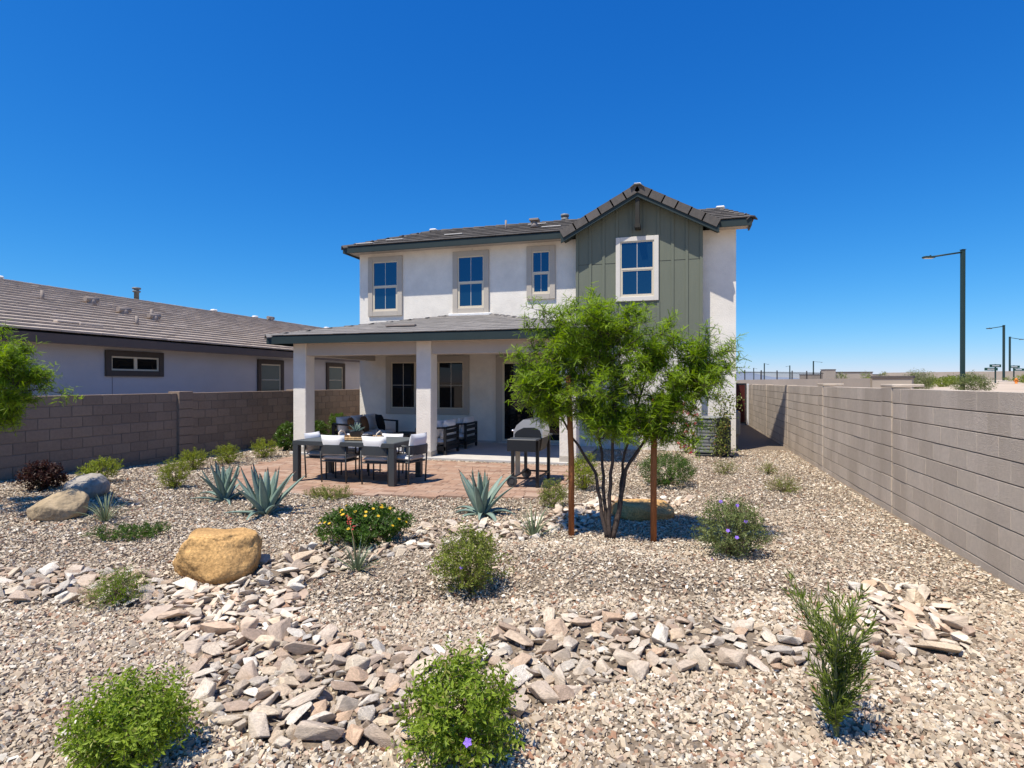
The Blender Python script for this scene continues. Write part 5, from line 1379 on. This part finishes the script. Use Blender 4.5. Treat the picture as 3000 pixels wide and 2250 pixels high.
def far_wall(label, pts, top, th, cap, name='far_wall'):
    o = thing(name, label, 'wall', (pts[0][0], pts[0][1], gz(*pts[0])), 0)
    for i in range(len(pts) - 1):
        A, B = Vector(pts[i] + (0,)), Vector(pts[i + 1] + (0,)); d = (B - A); l = d.length; a = math.atan2(d.y, d.x)
        xf = Matrix.Translation(A) @ Matrix.Rotation(a, 4, 'Z')
        zb = min(gz(*pts[i]), gz(*pts[i + 1])) - .5
        MB().box(0, l, -th / 2, th / 2, zb, top).obj('wall_panel', M['far_block'], o, True, xf)
        if cap: MB().box(-.05, l + .05, -th / 2 - .04, th / 2 + .04, top + .001, top + cap, .01).obj('wall_cap', M['far_cap'], o, True, xf)
    return o
far_wall('low far block wall running behind the right wall', [(4.11, 44.89), (7.68, 27.19)], 1.93, .2, 0)
far_wall('short far block wall with dark cap, left of the shrubs', [(7.68, 27.1), (8.86, 26.4)], 1.92, .25, .10)
far_wall('long distant block wall with dark cap along the skyline', [(19.0, 104.6), (31.5, 106.5)], 2.95, .3, .12)
far_wall('distant tan block wall at the far right skyline', [(31.5, 106.5), (43.85, 96.69), (62, 80)], 3.3, .3, 0)
far_wall('distant square block pier above the iron fence', [(14.29, 66.56), (15.3, 66.85)], 3.05, .9, .05)
far_wall('distant capped wall right of the square pier', [(15.35, 66.86), (19.0, 67.5)], 2.75, .3, .10)
fe = thing('iron_fence', 'thin dark iron fence on a low wall near the house corner', 'fence', (4.89, 55.53, gz(4.9, 55.5)), 0)
A, B = Vector((4.2, 55.8, 0)), Vector((14.2, 66.0, 0)); d = B - A; l = d.length; xf = Matrix.Translation(A) @ Matrix.Rotation(math.atan2(d.y, d.x), 4, 'Z')
MB().box(0, l, -.1, .1, .6, 1.75).obj('base_wall', M['far_block'], fe, True, xf)
for z in (1.85, 2.65): MB().box(0, l, -.02, .02, z, z + .05).obj('rail', M['iron'], fe, True, xf)
pk = MB()
for i in range(int(l / .14)): pk.box(i * .14, i * .14 + .022, -.012, .012, 1.76, 2.78)
tag(pk.obj('pickets', M['iron'], fe, True, xf), kind='stuff')
for i in range(7): MB().box(i * l / 6.2 - .04, i * l / 6.2 + .04, -.04, .04, 1.7, 2.9).obj('post', M['iron'], fe, True, xf)
wk = MB()
for i in range(20):
    x = 18 + i * 2.0; y = 72 - i * .75
    wk.raw([(x, y, gz(x, y) + .05), (x + 2, y - .75, gz(x + 2, y - .75) + .05), (x + 2, y + 1.1, gz(x + 2, y + 1.1) + .05), (x, y + 1.85, gz(x, y + 1.85) + .05)], [(0, 1, 2, 3)])
tag(wk.obj('sidewalk', M['walk']), 'pale sidewalk crossing the far lot', kind='structure')
shrub('desert_shrub', 'tall grassy shrub beyond the wall, beside the short capped wall', (9.75, 28.6), (.5, .45, .98), M['lf_grey'], 2600, (.11, .018), 16, 61, .25, 10, .35, .9, stray=.3)
shrub('desert_shrub', 'grey green shrub at the foot of the nearest street lamp', (13.2, 32.1), (.65, .6, .85), M['lf_grey'], 2600, (.10, .025), 16, 62, .3, 10, .3, .7, stray=.3)
for i, (x, y, rx, h) in enumerate(((17.2, 46.0, 1.6, .55), (21.5, 55.0, 2.2, .6), (24.0, 48.0, 2.0, .7), (29.5, 60.0, 2.4, .6), (32.0, 56.0, 2.0, .8), (15.0, 52.0, 1.4, .6))):
    shrub('ground_cover', ['low far ground cover left of the nearest lamp', 'flat far ground cover just right of the nearest lamp', 'far green ground cover patch below the left street sign', 'far ground cover between the two street signs', 'far ground cover at the right picture edge', 'low far ground cover by the grassy shrub'][i], (x, y), (rx, 1.0, h), M['lf_mid'], 900, (.16, .07), 6, 70 + i, .3, 10, .3, .5, cat='plant')
for i, (x, y) in enumerate(((14.6, 60.5), (16.8, 61.5), (19.3, 65.0))):
    shrub('young_shrub', ['young far shrub in front of the capped wall', 'second young far shrub along the skyline wall', 'third young far shrub, nearest the tall lamp'][i], (x, y), (.45, .4, 1.0), M['lf_grey'], 500, (.12, .04), 6, 80 + i, .3, 10, .3, .5)
def pylon(label, loc, h):
    o = thing('transmission_tower', label, 'pylon', (loc[0], loc[1], gz(*loc)), 0); b = MB()
    for sx in (-1, 1):
        b.tube([(sx * 3, 0, 0), (0, 0, h * .62)], .35, 4); b.tube([(0, 0, h * .6), (sx * 6, 0, h)], .35, 4)
    b.tube([(-6, 0, h * .97), (6, 0, h * .97)], .25, 4); b.obj('lattice', M['vent'], o)
pylon('left one of two tiny transmission towers on the horizon', (800, 1830), 36); pylon('right one of two tiny transmission towers on the horizon', (848, 1830), 38)
